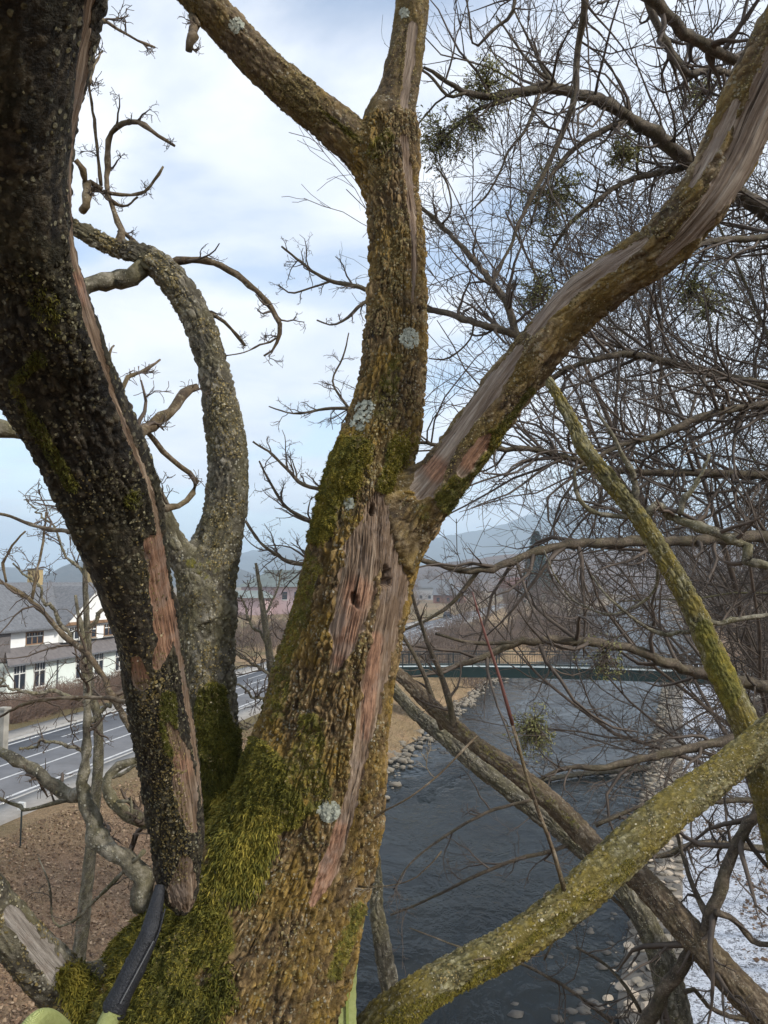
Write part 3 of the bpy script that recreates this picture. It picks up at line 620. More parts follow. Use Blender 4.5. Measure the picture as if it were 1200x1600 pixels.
bark_tube('limb', stemL1, tree, BARK_DARK, res=0.0030, plate=0.0085, amp=0.0034, stretch=2.4, seed=6, keep=True, lump=0.10, ridge=0.9, soft=0.6,
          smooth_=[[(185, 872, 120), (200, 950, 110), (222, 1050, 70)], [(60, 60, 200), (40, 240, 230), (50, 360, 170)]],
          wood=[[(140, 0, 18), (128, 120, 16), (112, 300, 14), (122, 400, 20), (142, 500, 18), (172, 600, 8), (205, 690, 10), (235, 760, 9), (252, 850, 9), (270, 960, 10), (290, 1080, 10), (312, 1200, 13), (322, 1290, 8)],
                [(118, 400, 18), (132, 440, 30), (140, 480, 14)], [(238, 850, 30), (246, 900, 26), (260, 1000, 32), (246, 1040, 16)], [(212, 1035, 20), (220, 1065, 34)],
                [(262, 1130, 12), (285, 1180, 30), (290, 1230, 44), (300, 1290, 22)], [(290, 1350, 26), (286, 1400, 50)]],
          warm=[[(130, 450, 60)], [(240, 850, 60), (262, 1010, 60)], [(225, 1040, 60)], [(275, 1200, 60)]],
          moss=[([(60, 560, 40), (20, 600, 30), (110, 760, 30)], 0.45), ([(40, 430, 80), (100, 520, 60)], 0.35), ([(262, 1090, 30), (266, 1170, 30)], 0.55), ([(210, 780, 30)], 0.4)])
bark_tube('limb', stemL2, tree, BARK_GREY, res=0.0042, join=[sl['c'], sl['s2']], k=0.04, plate=0.014, amp=0.0055, stretch=2.2, seed=7, keep=True,
          moss=[([(340, 1250, 90), (335, 1150, 84), (330, 1090, 50)], 0.9), ([(325, 890, 60)], 0.4)])
bark_tube('limb', stub2, tree, BARK_GREY, res=0.0050, join=[sl['l2']], k=0.03, plate=0.013, amp=0.004, seed=8, moss=[([(300, 880, 30)], 0.5)])
bark_tube('limb', limbBL, tree, BARK_GREY, res=0.0042, join=[sl['c']], k=0.06, plate=0.02, amp=0.003, stretch=4, seed=9, keep=True,
          wood=[[(20, 1430, 34), (60, 1480, 40), (100, 1530, 40)]], moss=[([(110, 1520, 30), (140, 1590, 80)], 0.9)])
bark_tube('limb', limbLR, tree, BARK_YEL, res=0.0042, join=[sl['c']], k=0.05, plate=0.011, amp=0.0035, stretch=2.0, seed=10, keep=True, lump=0.09,
          moss=[([(620, 1600, 50), (720, 1550, 30), (985, 1350, 30)], 0.4)])

rg = np.random.default_rng(5)
def pick(key, n, wfun):
    s_ = SURF[key]; w = wfun(s_) * (s_['px'] > -60) * (s_['px'] < 1260) * (s_['py'] > -60) * (s_['py'] < 1680) * s_['face']; w = w / w.sum()
    i = rg.choice(len(w), n, p=w); return s_['v'][i], s_['n'][i], i, s_
def moss_on(key, n, Lr=(0.004, 0.012), down=0.3, thr=0.45, tone=(0.1, 0.75), extra=None, name='moss'):
    wf = (lambda s_: sstep(s_['moss'] + 0.25 * (fbm(s_['v'] * 50, 2, 3) - .5), thr, thr + 0.25)) if extra is None else extra
    p_, n_, i, s_ = pick(key, n, wf); d = nrm(n_ + rg.normal(0, 0.55, (n, 3)) + np.array([0, 0, -down])); L = rg.uniform(*Lr, n)
    cl = fbm(p_ * 30, 3, 9); tn = np.clip(tone[0] + (tone[1] - tone[0]) * (0.55 * rg.random(n) + 0.9 * (cl - 0.22)), 0, 1)
    blades(rg, p_ - n_ * 0.001, d, L, L * rg.uniform(0.05, 0.11, n) + 0.0002, rg.normal(0, 0.5, (n, 3)) + np.array([0, 0, -down]), tn, name, MOSS_M, tree)
moss_on(1, 60000, (0.003, 0.009), tone=(0.1, 0.95)); moss_on(7, 14000, tone=(0.0, 0.55)); moss_on(6, 9000, (0.003, 0.007), thr=0.3, tone=(0.1, 0.6)); moss_on(10, 9000, (0.003, 0.008), thr=0.3, tone=(0.3, 0.95))
moss_on(9, 5000, thr=0.4); moss_on(5, 6000, (0.003, 0.007), thr=0.3, tone=(0.0, 0.5)); moss_on(3, 2500, (0.003, 0.007), thr=0.2, tone=(0.2, 0.7))
band = lambda rows, lo=-0.1, hi=0.6: (lambda s_: sstep(poly_mask(s_['px'], s_['py'], rows), lo, hi))
gapped = lambda rows, th=0.47: (lambda s_: sstep(poly_mask(s_['px'], s_['py'], rows) + 1.2 * (fbm(s_['v'] * 20, 3, 30) - 0.5), -0.1, 0.6) * (0.04 + sstep(fbm(s_['v'] * 26, 3, 31), th, th + 0.12)))
moss_on(1, 14000, (0.003, 0.009), 0.3, tone=(0.3, 1.1), extra=gapped([(548, 715, 80), (515, 790, 80), (500, 830, 50)], 0.42)); moss_on(1, 5000, (0.004, 0.009), 0.3, tone=(0.4, 1.0), extra=band([(630, 690, 40), (612, 760, 30)], -0.2, 0.4))
# bright fringe in the fork, shaggy base
moss_on(1, 17000, (0.007, 0.024), 1.1, tone=(0.05, 0.95), extra=band([(350, 1290, 80), (385, 1310, 100), (370, 1370, 90)]))
moss_on(7, 2500, (0.012, 0.03), 0.9, tone=(0.4, 1.0), extra=band([(365, 1300, 60), (350, 1250, 30)]))
gapped = lambda rows, th=0.47: (lambda s_: sstep(poly_mask(s_['px'], s_['py'], rows), -0.1, 0.6) * (0.04 + sstep(fbm(s_['v'] * 26, 3, 31), th, th + 0.12)))
moss_on(1, 17000, (0.005, 0.019), 0.4, tone=(-0.1, 0.75), extra=gapped([(180, 1600, 160), (230, 1460, 130), (300, 1440, 110), (310, 1560, 130)]))
moss_on(1, 7000, (0.006, 0.020), 0.4, tone=(0.1, 1.05), extra=gapped([(215, 1380, 60), (190, 1480, 70), (130, 1560, 80)]))
moss_on(9, 5000, (0.010, 0.026), 0.4, tone=(0.2, 0.85), extra=band([(115, 1530, 60), (160, 1590, 90)]))
moss_on(1, 9000, (0.005, 0.014), 0.5, tone=(0.0, 0.8), extra=gapped([(385, 1180, 50), (375, 1260, 60), (420, 1230, 90)]))
def flakes_on(key, n, size=(0.0015, 0.0045), tone=(0.1, 0.8), mat=FLAKE_M, w=None):
    p_, n_, i, s_ = pick(key, n, (lambda s_: (1 - s_['wood']) * (0.06 + 1.2 * sstep(fbm(s_['v'] * 16, 2, 4), 0.4, 0.6)) * (1 - 0.6 * s_['crack'])) if w is None else w)
    tn = np.clip(tone[0] + (tone[1] - tone[0]) * rg.random(n) ** 1.6, 0, 1)
    chips(rg, p_ + n_ * 0.0008, n_, rg.uniform(*size, n) * rg.uniform(0.5, 1.2, n), tn, 'lichen_flakes', mat, tree, flat=0.18, lean=0.6)
flakes_on(1, 11000, (0.0008, 0.0042), (0.0, 0.70)); flakes_on(3, 5000, (0.0015, 0.004), (0, 0.6)); flakes_on(4, 2500, (0.0012, 0.003), (0, 0.6)); flakes_on(5, 4500, (0.0008, 0.0030), (0, 0.75))
flakes_on(6, 5000, (0.0007, 0.0030), (0.0, 1.1), DFLAKE_M, lambda s_: (1 - s_['wood']) * (1 - 0.93 * s_['smooth']) * (0.05 + 1.2 * sstep(fbm(s_['v'] * 16, 2, 4), 0.4, 0.6))); flakes_on(7, 6500, (0.0008, 0.0038), (0.0, 0.8)); flakes_on(9, 2500); flakes_on(10, 3500, (0.0010, 0.0034), (0.0, 0.8))
flakes_on(6, 700, (0.0010, 0.0030), (0.1, 0.8), FLAKE_M, band([(225, 800, 50), (250, 1060, 40), (262, 1190, 40), (120, 760, 60)])); flakes_on(6, 1800, (0.0010, 0.0036), (0.0, 0.75), FLAKE_M, band([(236, 1080, 60), (256, 1180, 70), (268, 1300, 70), (276, 1360, 50)]))
flakes_on(10, 60, (0.002, 0.004), (0.5, 0.9), FLAKE_M, band([(700, 1530, 20), (790, 1480, 16), (900, 1400, 14)]))
for ky, bd_, nn_f in ((1, [(572, 640, 30), (560, 660, 26)], 500), (1, [(640, 530, 34)], 400), (1, [(514, 1268, 34)], 700), (4, [(632, 20, 16)], 150), (1, [(545, 785, 18)], 150), (3, [(370, 40, 26)], 120)):
    flakes_on(ky, nn_f, (0.003, 0.006), (0.7, 1.0), simple('pale_lichen', (0.30, 0.31, 0.25), 0.9, 0.3, 60) if nn_f > 0 else None, band(bd_, -0.05, 0.3))

# smaller branches of the same tree
branch_set(tree, [
    [(205, 1140, 11, 1.62), (175, 1090, 10, 1.75), (135, 1025, 9, 1.85), (100, 995, 8, 1.9), (75, 962, 7, 1.95), (50, 937, 6, 2.0), (10, 910, 5, 2.0), (-30, 905, 4, 2.0)],
    [(50, 937, 5, 2.0), (58, 890, 4, 2.02), (68, 850, 4, 2.05), (72, 800, 3, 2.05)],
    [(10, 910, 4, 2.0), (4, 880, 4, 2.0), (20, 850, 3, 2.0), (40, 830, 3, 2.0)],
    [(195, 845, 9, 1.5), (130, 838, 8, 1.6), (70, 828, 6, 1.7), (20, 808, 5, 1.75), (-20, 800, 4, 1.8)],
    [(205, 1100, 7, 1.6), (160, 1090, 6, 1.7), (60, 1095, 5, 1.8), (0, 1120, 4, 1.9)]], BARK_WOOD, TWIG_BROWN, 21, dens=2.0, lf=0.24, maxlen=0.2, wig=0.3)
branch_set(tree, [
    [(225, 1420, 34, 1.80), (208, 1375, 32, 1.82), (185, 1335, 28, 1.84), (166, 1307, 30, 1.86), (157, 1271, 26, 1.88), (140, 1234, 24, 1.9), (132, 1222, 18, 1.9), (135, 1180, 12, 1.92), (138, 1120, 11, 1.94), (133, 1060, 10, 1.96), (128, 1000, 8, 1.98), (118, 930, 6, 2.0)],
    [(134, 1228, 20, 1.9), (118, 1237, 20, 1.9), (98, 1237, 20, 1.92), (76, 1220, 19, 1.94), (56, 1202, 18, 1.96), (36, 1187, 17, 1.98), (8, 1174, 16, 2.0), (-40, 1170, 14, 2.05)],
    [(262, 1325, 30, 1.80), (233, 1302, 24, 1.80), (208, 1293, 20, 1.81), (183, 1265, 18, 1.82), (169, 1234, 16, 1.83), (172, 1210, 14, 1.84), (188, 1197, 13, 1.85), (215, 1190, 10, 1.86), (240, 1170, 8, 1.88)],
    [(183, 1252, 5, 1.82), (198, 1250, 5, 1.8), (206, 1262, 5, 1.8), (203, 1278, 4, 1.8)],
    [(110, 1248, 8, 1.92), (60, 1262, 6, 1.95), (20, 1262, 5, 2.0), (-20, 1230, 4, 2.0)],
    [(225, 1330, 6, 1.8), (190, 1362, 6, 1.82), (150, 1400, 5, 1.85), (105, 1443, 4, 1.88), (80, 1440, 3, 1.9), (75, 1380, 3, 1.9), (60, 1340, 2, 1.92)]], BARK_GREY, TWIG_BROWN, 22, dens=1.3, lf=0.25, maxlen=0.22, sides=9, wig=0.3)
branch_set(tree, [
    [(275, 432, 14, 2.1), (250, 407, 12, 2.1), (290, 400, 11, 2.1), (330, 404, 10, 2.1), (370, 425, 10, 2.1), (405, 462, 9, 2.1), (428, 495, 8, 2.1), (434, 530, 7, 2.1), (424, 548, 5, 2.1), (412, 556, 3, 2.1)],
    [(268, 440, 10, 2.1), (290, 455, 9, 2.12), (310, 482, 8, 2.12), (335, 498, 7, 2.12), (362, 512, 6, 2.12), (383, 540, 5, 2.12)],
    [(432, 528, 3, 2.1), (405, 542, 3, 2.1), (380, 552, 2, 2.1), (350, 556, 2, 2.1)],
    [(240, 408, 9, 2.1), (205, 375, 8, 2.1), (185, 358, 8, 2.1)],
    [(188, 388, 14, 2.1), (178, 362, 12, 2.08), (170, 330, 8, 2.08), (162, 300, 8, 2.08), (168, 250, 9, 2.08), (176, 215, 8, 2.08), (198, 198, 8, 2.06), (228, 194, 7, 2.05), (250, 212, 6, 2.04), (273, 228, 4, 2.03)],
    [(162, 300, 7, 2.08), (185, 305, 6, 2.08), (220, 302, 5, 2.07), (240, 280, 4, 2.06), (255, 260, 3, 2.05)],
    [(165, 305, 5, 2.08), (180, 318, 5, 2.08), (198, 323, 4, 2.08), (215, 308, 3, 2.08)],
    [(160, 298, 8, 2.08), (145, 285, 9, 2.05), (132, 268, 9, 2.02), (118, 250, 9, 2.0)],
    [(160, 296, 9, 2.07), (150, 300, 12, 2.05), (140, 312, 14, 2.03), (128, 330, 12, 2.0)],
    [(158, 290, 6, 2.08), (152, 240, 5, 2.08), (148, 190, 5, 2.08), (140, 150, 4, 2.06), (136, 110, 3, 2.05)]], BARK_WOOD, TWIG_DARK, 23, dens=2.0, lf=0.22, maxlen=0.17, wig=0.3)
branch_set(tree, [[(225, 415, 30, 2.1), (205, 428, 28, 2.1), (180, 438, 27, 2.09), (150, 446, 26, 2.08), (120, 458, 24, 2.06), (90, 470, 22, 2.0)]], BARK_GREY, TWIG_DARK, 24, dens=0.3, lf=0.15, maxlen=0.1, sides=14)
branch_set(tree, [[(175, 712, 18, 1.3), (205, 684, 18, 1.42), (225, 668, 17, 1.5), (245, 652, 17, 1.52), (262, 640, 15, 1.55), (275, 622, 17, 1.57), (290, 612, 14, 1.6), (308, 604, 11, 1.62)],
                  [(205, 660, 9, 1.4), (235, 678, 8, 1.5), (255, 705, 8, 1.53), (280, 725, 8, 1.56), (300, 738, 8, 1.58), (304, 752, 9, 1.58), (296, 775, 8, 1.57), (280, 788, 9, 1.55), (258, 795, 12, 1.5)],
                  [(185, 620, 8, 1.45), (205, 595, 6, 1.5), (225, 580, 5, 1.55), (250, 562, 3, 1.6)], [(190, 640, 6, 1.45), (180, 590, 5, 1.5), (172, 550, 4, 1.52), (178, 540, 3, 1.55)],
                  [(300, 25, 13, 1.94), (305, 42, 14, 1.92), (300, 60, 13, 1.9), (295, 80, 11, 1.88)],
                  [(150, 28, 7, 1.4), (180, 45, 5, 1.5), (210, 62, 4, 1.55), (242, 74, 3, 1.6)], [(140, 130, 6, 1.4), (148, 95, 5, 1.45), (160, 80, 3, 1.5)]], BARK_WOOD, TWIG_BROWN, 25, dens=2.4, lf=0.25, maxlen=0.14, sides=9)
branch_set(tree, [[(-60, 722, 30, 1.25), (-10, 706, 28, 1.3), (30, 692, 26, 1.33), (70, 684, 26, 1.36), (100, 680, 24, 1.38)]], BARK_GREY, TWIG_BROWN, 26, dens=0.01, lf=0.02, sides=16, levels=1)
# the reddish shoot standing on the lower right limb
branch_set(tree, [[(882, 1392, 8.5, 1.83), (868, 1340, 6.5, 1.82), (846, 1280, 6, 1.81), (822, 1210, 5.6, 1.80), (800, 1130, 5.4, 1.79)]], BARK_WOOD, RED_BARK, 127, dens=0.9, lf=0.10, name='shoot', maxlen=0.04, wob=0.3, levels=1)
branch_set(tree, [[(801, 1133, 5.6, 1.79), (778, 1050, 4.8, 1.78), (756, 985, 4, 1.77), (738, 925, 2.4, 1.76)]], RED_BARK, RED_BARK, 27, dens=0.9, lf=0.10, name='shoot', maxlen=0.04, wob=0.3, levels=1)
tree.children[-2]['label'] = 'dark red upper half of the straight shoot on the lower right limb'
branch_set(tree, [[(905, 1410, 7, 1.84), (860, 1440, 5, 1.8), (790, 1490, 4, 1.75), (740, 1500, 3, 1.7)], [(690, 1330, 2, 1.6), (650, 1370, 2, 1.6), (610, 1382, 2, 1.62), (560, 1385, 3, 1.66)], [(745, 1150, 3, 1.7), (690, 1210, 3, 1.65), (640, 1250, 3, 1.63), (585, 1278, 4, 1.7)],
                  [(585, 640, 4, 1.95), (560, 600, 3, 2.0)], [(590, 200, 6, 2.1), (600, 170, 6, 2.12), (572, 190, 9, 2.12), (612, 145, 5, 2.14)]], BARK_WOOD, TWIG_PALE, 28, dens=0.6, lf=0.2, maxlen=0.12)

# ------------------------------------------------------------------ climbing gear
def webbing(name, mat, ctrl, width, thick, parent, label=None):
    s_ = spline(ctrl, 0.008); p_ = s_[:, :3]; t_, n1_, n2_ = frames(p_); K = len(p_); vv = []
    for i in range(K):
        for (a_, b_) in ((-0.5, -0.5), (0.5, -0.5), (0.5, 0.5), (-0.5, 0.5)):
            vv.append(p_[i] + n2_[i] * a_ * width * (1 + 0.04 * math.sin(i * 1.7)) + n1_[i] * b_ * thick)
    f = [(i * 4 + j, i * 4 + (j + 1) % 4, i * 4 + 4 + (j + 1) % 4, i * 4 + 4 + j) for i in range(K - 1) for j in range(4)] + [(3, 2, 1, 0), (K * 4 - 4, K * 4 - 3, K * 4 - 2, K * 4 - 1)]
    return mesh_obj(name, vv, f, mat, parent, label=label)
BLACKF = simple('black_canvas', (0.010, 0.011, 0.014), 0.55, 0.4, 60, 0.003)
m, nt, b = new_mat('lime_rope'); n = N(nt); v = n.geo()
wv = n.node('ShaderNodeTexWave', {'Vector': v, 'Scale': 260.0, 'Distortion': 3.0, 'Detail': 2.0}, bands_direction='Z').outputs['Fac']
n.put(b.inputs['Base Color'], n.ramp(n.math('ADD', n.math('MULTIPLY', wv, 0.5), n.math('MULTIPLY', n.noise(v, 120, 3), 0.5)), (0.2, (0.20, 0.22, 0.07)), (0.6, (0.33, 0.36, 0.11)), (0.9, (0.46, 0.48, 0.24))))
b.inputs['Roughness'].default_value = 0.7; n.put(b.inputs['Normal'], n.bump(wv, 0.0008)); LIME = m
gear = thing('climbing_lanyard', 'black sleeved climbing lanyard with pale lime rope end lying on the mossy trunk base', 'lanyard', P(200, 1500, 1.4))
def round_tube(name, ctrl, mat, parent, sides=14, lump=0.0, step=0.008, **k):
    s_ = spline(ctrl, step); rr = s_[:, 3] * (1 + lump * (fbm(s_[:, :3] * 40, 2, 3) - 0.5) * 2)
    v, f = tubes(s_[None, :, :3], rr[None], sides); tri = np.vstack([f, ]); return mesh_obj(name, v, tri, mat, parent, smooth=True, **k)
round_tube('sleeve', px_ctrl([(250, 1385, 18, 1.53), (243, 1420, 24, 1.50), (236, 1452, 30, 1.47), (222, 1486, 33, 1.45), (206, 1520, 35, 1.43), (188, 1556, 37, 1.41), (178, 1578, 37, 1.40)]), BLACKF, gear, lump=0.14)
round_tube('seam', px_ctrl([(258, 1420, 2.5, 1.485), (247, 1460, 2.5, 1.452), (230, 1492, 2.5, 1.430), (212, 1526, 2.5, 1.41), (194, 1562, 2.5, 1.39)]), BLACKF, gear, sides=6)
for (x, y, w, d) in ((212, 1508, 34, 1.437), (179, 1576, 38, 1.402)):
    round_tube('crease', px_ctrl([(x - 2, y + 3, w, d), (x, y, w + 3, d), (x + 2, y - 3, w, d)]), BLACKF, gear)
round_tube('stitching', px_ctrl([(240, 1470, 2, 1.440), (222, 1504, 2, 1.418), (204, 1538, 2, 1.398), (188, 1568, 2, 1.382)]), simple('grey_thread', (0.10, 0.10, 0.10), 0.8, 0.2, 90), gear, sides=5)
round_tube('rope', px_ctrl([(186, 1560, 30, 1.41), (172, 1590, 30, 1.39), (158, 1620, 30, 1.37), (140, 1670, 30, 1.34)]), LIME, gear, label='pale lime green rope end coming out of the sleeve')
strap = thing('webbing_strap', 'bright lime webbing strap hanging beside the right foot of the mossy trunk', 'strap', P(540, 1540, 1.7))
webbing('band', LIME, px_ctrl([(556, 1440, 1, 1.86), (548, 1478, 1, 1.81), (543, 1540, 1, 1.76), (543, 1600, 1, 1.70), (546, 1660, 1, 1.64)]), 0.040, 0.004, strap)
webbing('stitching', simple('dark_stitching', (0.16, 0.19, 0.04), 0.8, 0.2, 80), px_ctrl([(547, 1490, 1, 1.797), (543, 1540, 1, 1.754), (543, 1600, 1, 1.694), (546, 1660, 1, 1.634)]), 0.006, 0.004, strap)
rp = thing('climbing_rope', 'blurred pale green rope passing under the grey limb at the lower left', 'rope', P(60, 1590, 1.4))
round_tube('rope', px_ctrl([(10, 1680, 34, 1.30), (38, 1622, 34, 1.33), (66, 1592, 30, 1.38), (96, 1612, 32, 1.42), (120, 1670, 34, 1.44)]), LIME, rp)

# ------------------------------------------------------------------ trees standing between the river and us
RT = (3.3, 4.2, -2.8)
t2 = thing('leaning_tree', 'grey green riverside tree whose two crossing stems lean over the river at the lower right', 'tree', RT)
def stem(name, rows, parent, mat, seed, res=0.008, label=None, world=False, **k):
    c_ = rows if world else px_ctrl(rows)
    kk = dict(plate=0.02, amp=0.006, stretch=3.0); kk.update(k)
    return bark_tube(name, c_, parent, mat, res=res, seed=seed, label=label, **kk)
D1 = [(560, 1015, 15.5, 4.9), (620, 1052, 18.5, 4.75), (680, 1108, 22.4, 4.6), (740, 1160, 24.8, 4.45), (800, 1204, 27.9, 4.3), (870, 1262, 31.0, 4.15), (940, 1332, 34.0, 4.0), (1000, 1372, 38.7, 3.9), (1070, 1450, 43.4, 3.75), (1140, 1530, 48.0, 3.6), (1230, 1625, 54.2, 3.45), (1330, 1740, 60.4, 3.3)]
D2 = [(560, 1010, 12.0, 5.3), (600, 1060, 15.5, 5.2), (650, 1115, 18.9, 5.05), (690, 1148, 22.4, 4.9), (740, 1192, 24.1, 4.75), (830, 1262, 25.8, 4.55), (905, 1322, 26.7, 4.4), (950, 1362, 29.2, 4.3), (982, 1400, 31.8, 4.2), (1012, 1450, 36.1, 4.1), (1040, 1520, 43.0, 4.0), (1062, 1620, 49.9, 3.9), (1090, 1760, 56.8, 3.8)]
stem('stem', D1, t2, BARK_WOOD, 31, moss=[([(700, 1120, 20), (900, 1290, 20)], 0.4)]); stem('stem', D2, t2, BARK_GREY, 32)
stem('trunk', [(*P(1330, 1740, 3.3), 0.11), (2.4, 3.7, 4.2, 0.15), (2.9, 4.0, 1.0, 0.2), (3.3, 4.2, -3.0, 0.3)], t2, BARK_GREY, 33, res=0.03, world=True)
stem('trunk', [(*P(1090, 1760, 3.8), 0.10), (2.3, 4.0, 3.2, 0.14), (3.1, 4.3, 0.5, 0.18), (3.5, 4.3, -3.0, 0.28)], t2, BARK_GREY, 34, res=0.03, world=True)
stem('stem', [(585, 1320, 9, 3.4), (592, 1370, 12, 3.4), (588, 1420, 20, 3.4), (596, 1470, 25, 3.4), (606, 1530, 26, 3.4), (618, 1600, 28, 3.4), (630, 1700, 30, 3.4), (650, 1900, 34, 3.5)], t2, BARK_GREY, 35, res=0.006)
branch_set(t2, [
    [(712, 1140, 11, 4.5), (700, 1090, 10, 4.5), (688, 1050, 9, 4.5), (668, 1005, 7, 4.5), (650, 950, 5, 4.5), (640, 905, 3, 4.5)],
    [(690, 1140, 9, 4.8), (672, 1080, 8, 4.8), (640, 1010, 6, 4.8), (600, 960, 4, 4.8)],
    [(1205, 1165, 15.8, 3.9), (1185, 1260, 17.3, 3.8), (1150, 1320, 17.3, 3.75), (1120, 1400, 18.7, 3.7), (1100, 1460, 21.6, 3.7), (1060, 1520, 21.6, 3.75), (1020, 1580, 24.5, 3.8), (990, 1650, 24.5, 3.8)],
    [(1110, 1440, 14.4, 3.7), (1085, 1390, 8.6, 3.8), (1065, 1330, 6.5, 3.9), (1055, 1280, 5.0, 3.9)],
    [(1120, 1425, 11.5, 3.65), (1150, 1440, 9.4, 3.7), (1175, 1470, 8.6, 3.7), (1215, 1480, 8.6, 3.7)],
    [(1068, 1550, 8.6, 3.7), (1085, 1545, 7.2, 3.7), (1110, 1575, 7.2, 3.7), (1150, 1590, 7.2, 3.7), (1210, 1600, 7.2, 3.7)],
    [(1010, 1460, 8, 4.1), (960, 1405, 6, 4.2), (920, 1380, 5, 4.2), (880, 1440, 4, 4.0), (850, 1500, 3, 4.0)],
    [(830, 1250, 5, 4.5), (760, 1270, 5, 4.5), (690, 1310, 4, 4.4), (640, 1350, 3, 4.3), (615, 1390, 2, 4.3)],
    [(905, 1312, 7, 4.4), (860, 1330, 6, 4.4), (800, 1345, 6, 4.4), (740, 1370, 5, 4.4), (680, 1400, 4, 4.4), (610, 1430, 3, 4.4)],
    [(950, 1330, 5, 4.0), (1010, 1270, 5, 4.1), (1070, 1230, 4, 4.2), (1120, 1200, 3, 4.2)]], BARK_THIN, TWIG_DARK, 36, wob=0.45, dens=1.2, lf=0.36, maxlen=0.5, wig=0.2, sides=8, rmin=0.0018)
branch_set(t2, [
    [(1215, 1330, 12, 5.0), (1150, 1322, 12, 5.0), (1090, 1318, 11, 5.0), (1040, 1335, 9, 5.0), (980, 1340, 7, 5.0)],
    [(1210, 1250, 9, 5.3), (1120, 1252, 9, 5.3), (1050, 1262, 7, 5.3), (960, 1300, 5, 5.3)],
    [(930, 1290, 7, 5.0), (1000, 1260, 6, 5.0), (1080, 1235, 5, 5.0)],
    [(900, 1480, 4, 4.2), (950, 1510, 5, 4.1), (990, 1560, 6, 4.0), (1010, 1610, 6, 4.0)],
    [(640, 1450, 2, 4.1), (720, 1480, 3, 4.1), (800, 1500, 4, 4.1), (880, 1540, 5, 4.1), (960, 1600, 6, 4.1)]], BARK_THIN, TWIG_DARK, 37, wob=0.35, dens=1.4, lf=0.45, maxlen=0.6, rmin=0.0018)

t3 = thing('lichened_tree', 'slim yellow green tree leaning left behind the thick right limb', 'tree', (3.9, 5.2, -2.8))
stem('trunk', [(830, 545, 6.8, 4.2), (846, 580, 10.6, 4.15), (872, 620, 14.3, 4.1), (898, 668, 18.9, 4.05), (915, 705, 24.2, 4.0), (950, 748, 25.0, 3.95), (985, 790, 27.3, 3.9), (1018, 838, 27.3, 3.85), (1052, 895, 28.8, 3.8), (1085, 955, 31.8, 3.75), (1112, 1020, 34.8, 3.7), (1140, 1080, 37.8, 3.65),
                (1170, 1142, 42.4, 3.6), (1195, 1215, 46.9, 3.6), (1218, 1300, 50.0, 3.65), (1240, 1420, 54.5, 3.7)], t3, BARK_YEL, 41, res=0.006, plate=0.016, moss=[([(1100, 980, 30), (1140, 1090, 46)], 0.6)], keep=True)
stem('trunk', [(*P(1240, 1420, 3.7), 0.11), (2.6, 4.2, 4.0, 0.15), (3.4, 4.9, 0.5, 0.2), (3.9, 5.2, -3.0, 0.3)], t3, BARK_GREY, 42, res=0.03, world=True)
branch_set(t3, [
    [(1008, 806, 15.5, 3.9), (1035, 797, 13.8, 3.9), (1062, 803, 12.9, 3.9), (1095, 822, 12.9, 3.85), (1130, 842, 12.9, 3.8), (1165, 858, 12.9, 3.75), (1215, 885, 12.9, 3.7)],
    [(1000, 808, 9.5, 3.9), (970, 805, 7.7, 3.9), (940, 800, 6.9, 3.9), (915, 785, 6.9, 3.9), (902, 765, 6.0, 3.9), (898, 735, 4.3, 3.9)],
    [(992, 790, 10.3, 3.9), (988, 760, 9.5, 3.9), (985, 725, 8.6, 3.9), (970, 700, 6.9, 3.9), (955, 675, 5.2, 3.9), (930, 640, 3.4, 3.9)],
    [(1062, 803, 9.5, 3.9), (1068, 775, 8.6, 3.9), (1085, 755, 6.9, 3.9), (1105, 730, 4.3, 3.9), (1108, 710, 3.4, 3.9)],
    [(1085, 960, 8.6, 3.75), (1120, 972, 8.6, 3.75), (1150, 962, 7.7, 3.75), (1210, 966, 6.9, 3.75)],
    [(1095, 985, 7.7, 3.75), (1060, 990, 6.0, 3.8), (1020, 985, 5.2, 3.8), (985, 965, 4.3, 3.8), (950, 935, 3.4, 3.8), (925, 900, 2.6, 3.85)],
    [(1030, 860, 5.2, 3.9), (1020, 930, 4.3, 4.0), (960, 960, 3.4, 4.0), (905, 945, 2.6, 4.0), (870, 905, 2.6, 4.0), (850, 860, 1.7, 4.0)]], BARK_GREY, TWIG_BROWN, 43, dens=1.6, lf=0.4, maxlen=0.45, sides=9, rmin=0.0015)
t4 = thing('overhanging_tree', 'dark tree at the right edge sending long bare branches across over the river', 'tree', (9.0, 8.5, -2.5))
stem('trunk', [(5.6, 7.0, 16.5, 0.05), (5.7, 7.2, 13.5, 0.12), (5.6, 7.6, 10.5, 0.17), (6.2, 8.0, 7.0, 0.22), (7.6, 8.3, 2.0, 0.27), (9.0, 8.5, -2.8, 0.4)], t4, BARK_DARK, 44, res=0.03, world=True, plate=0.04, amp=0.015)
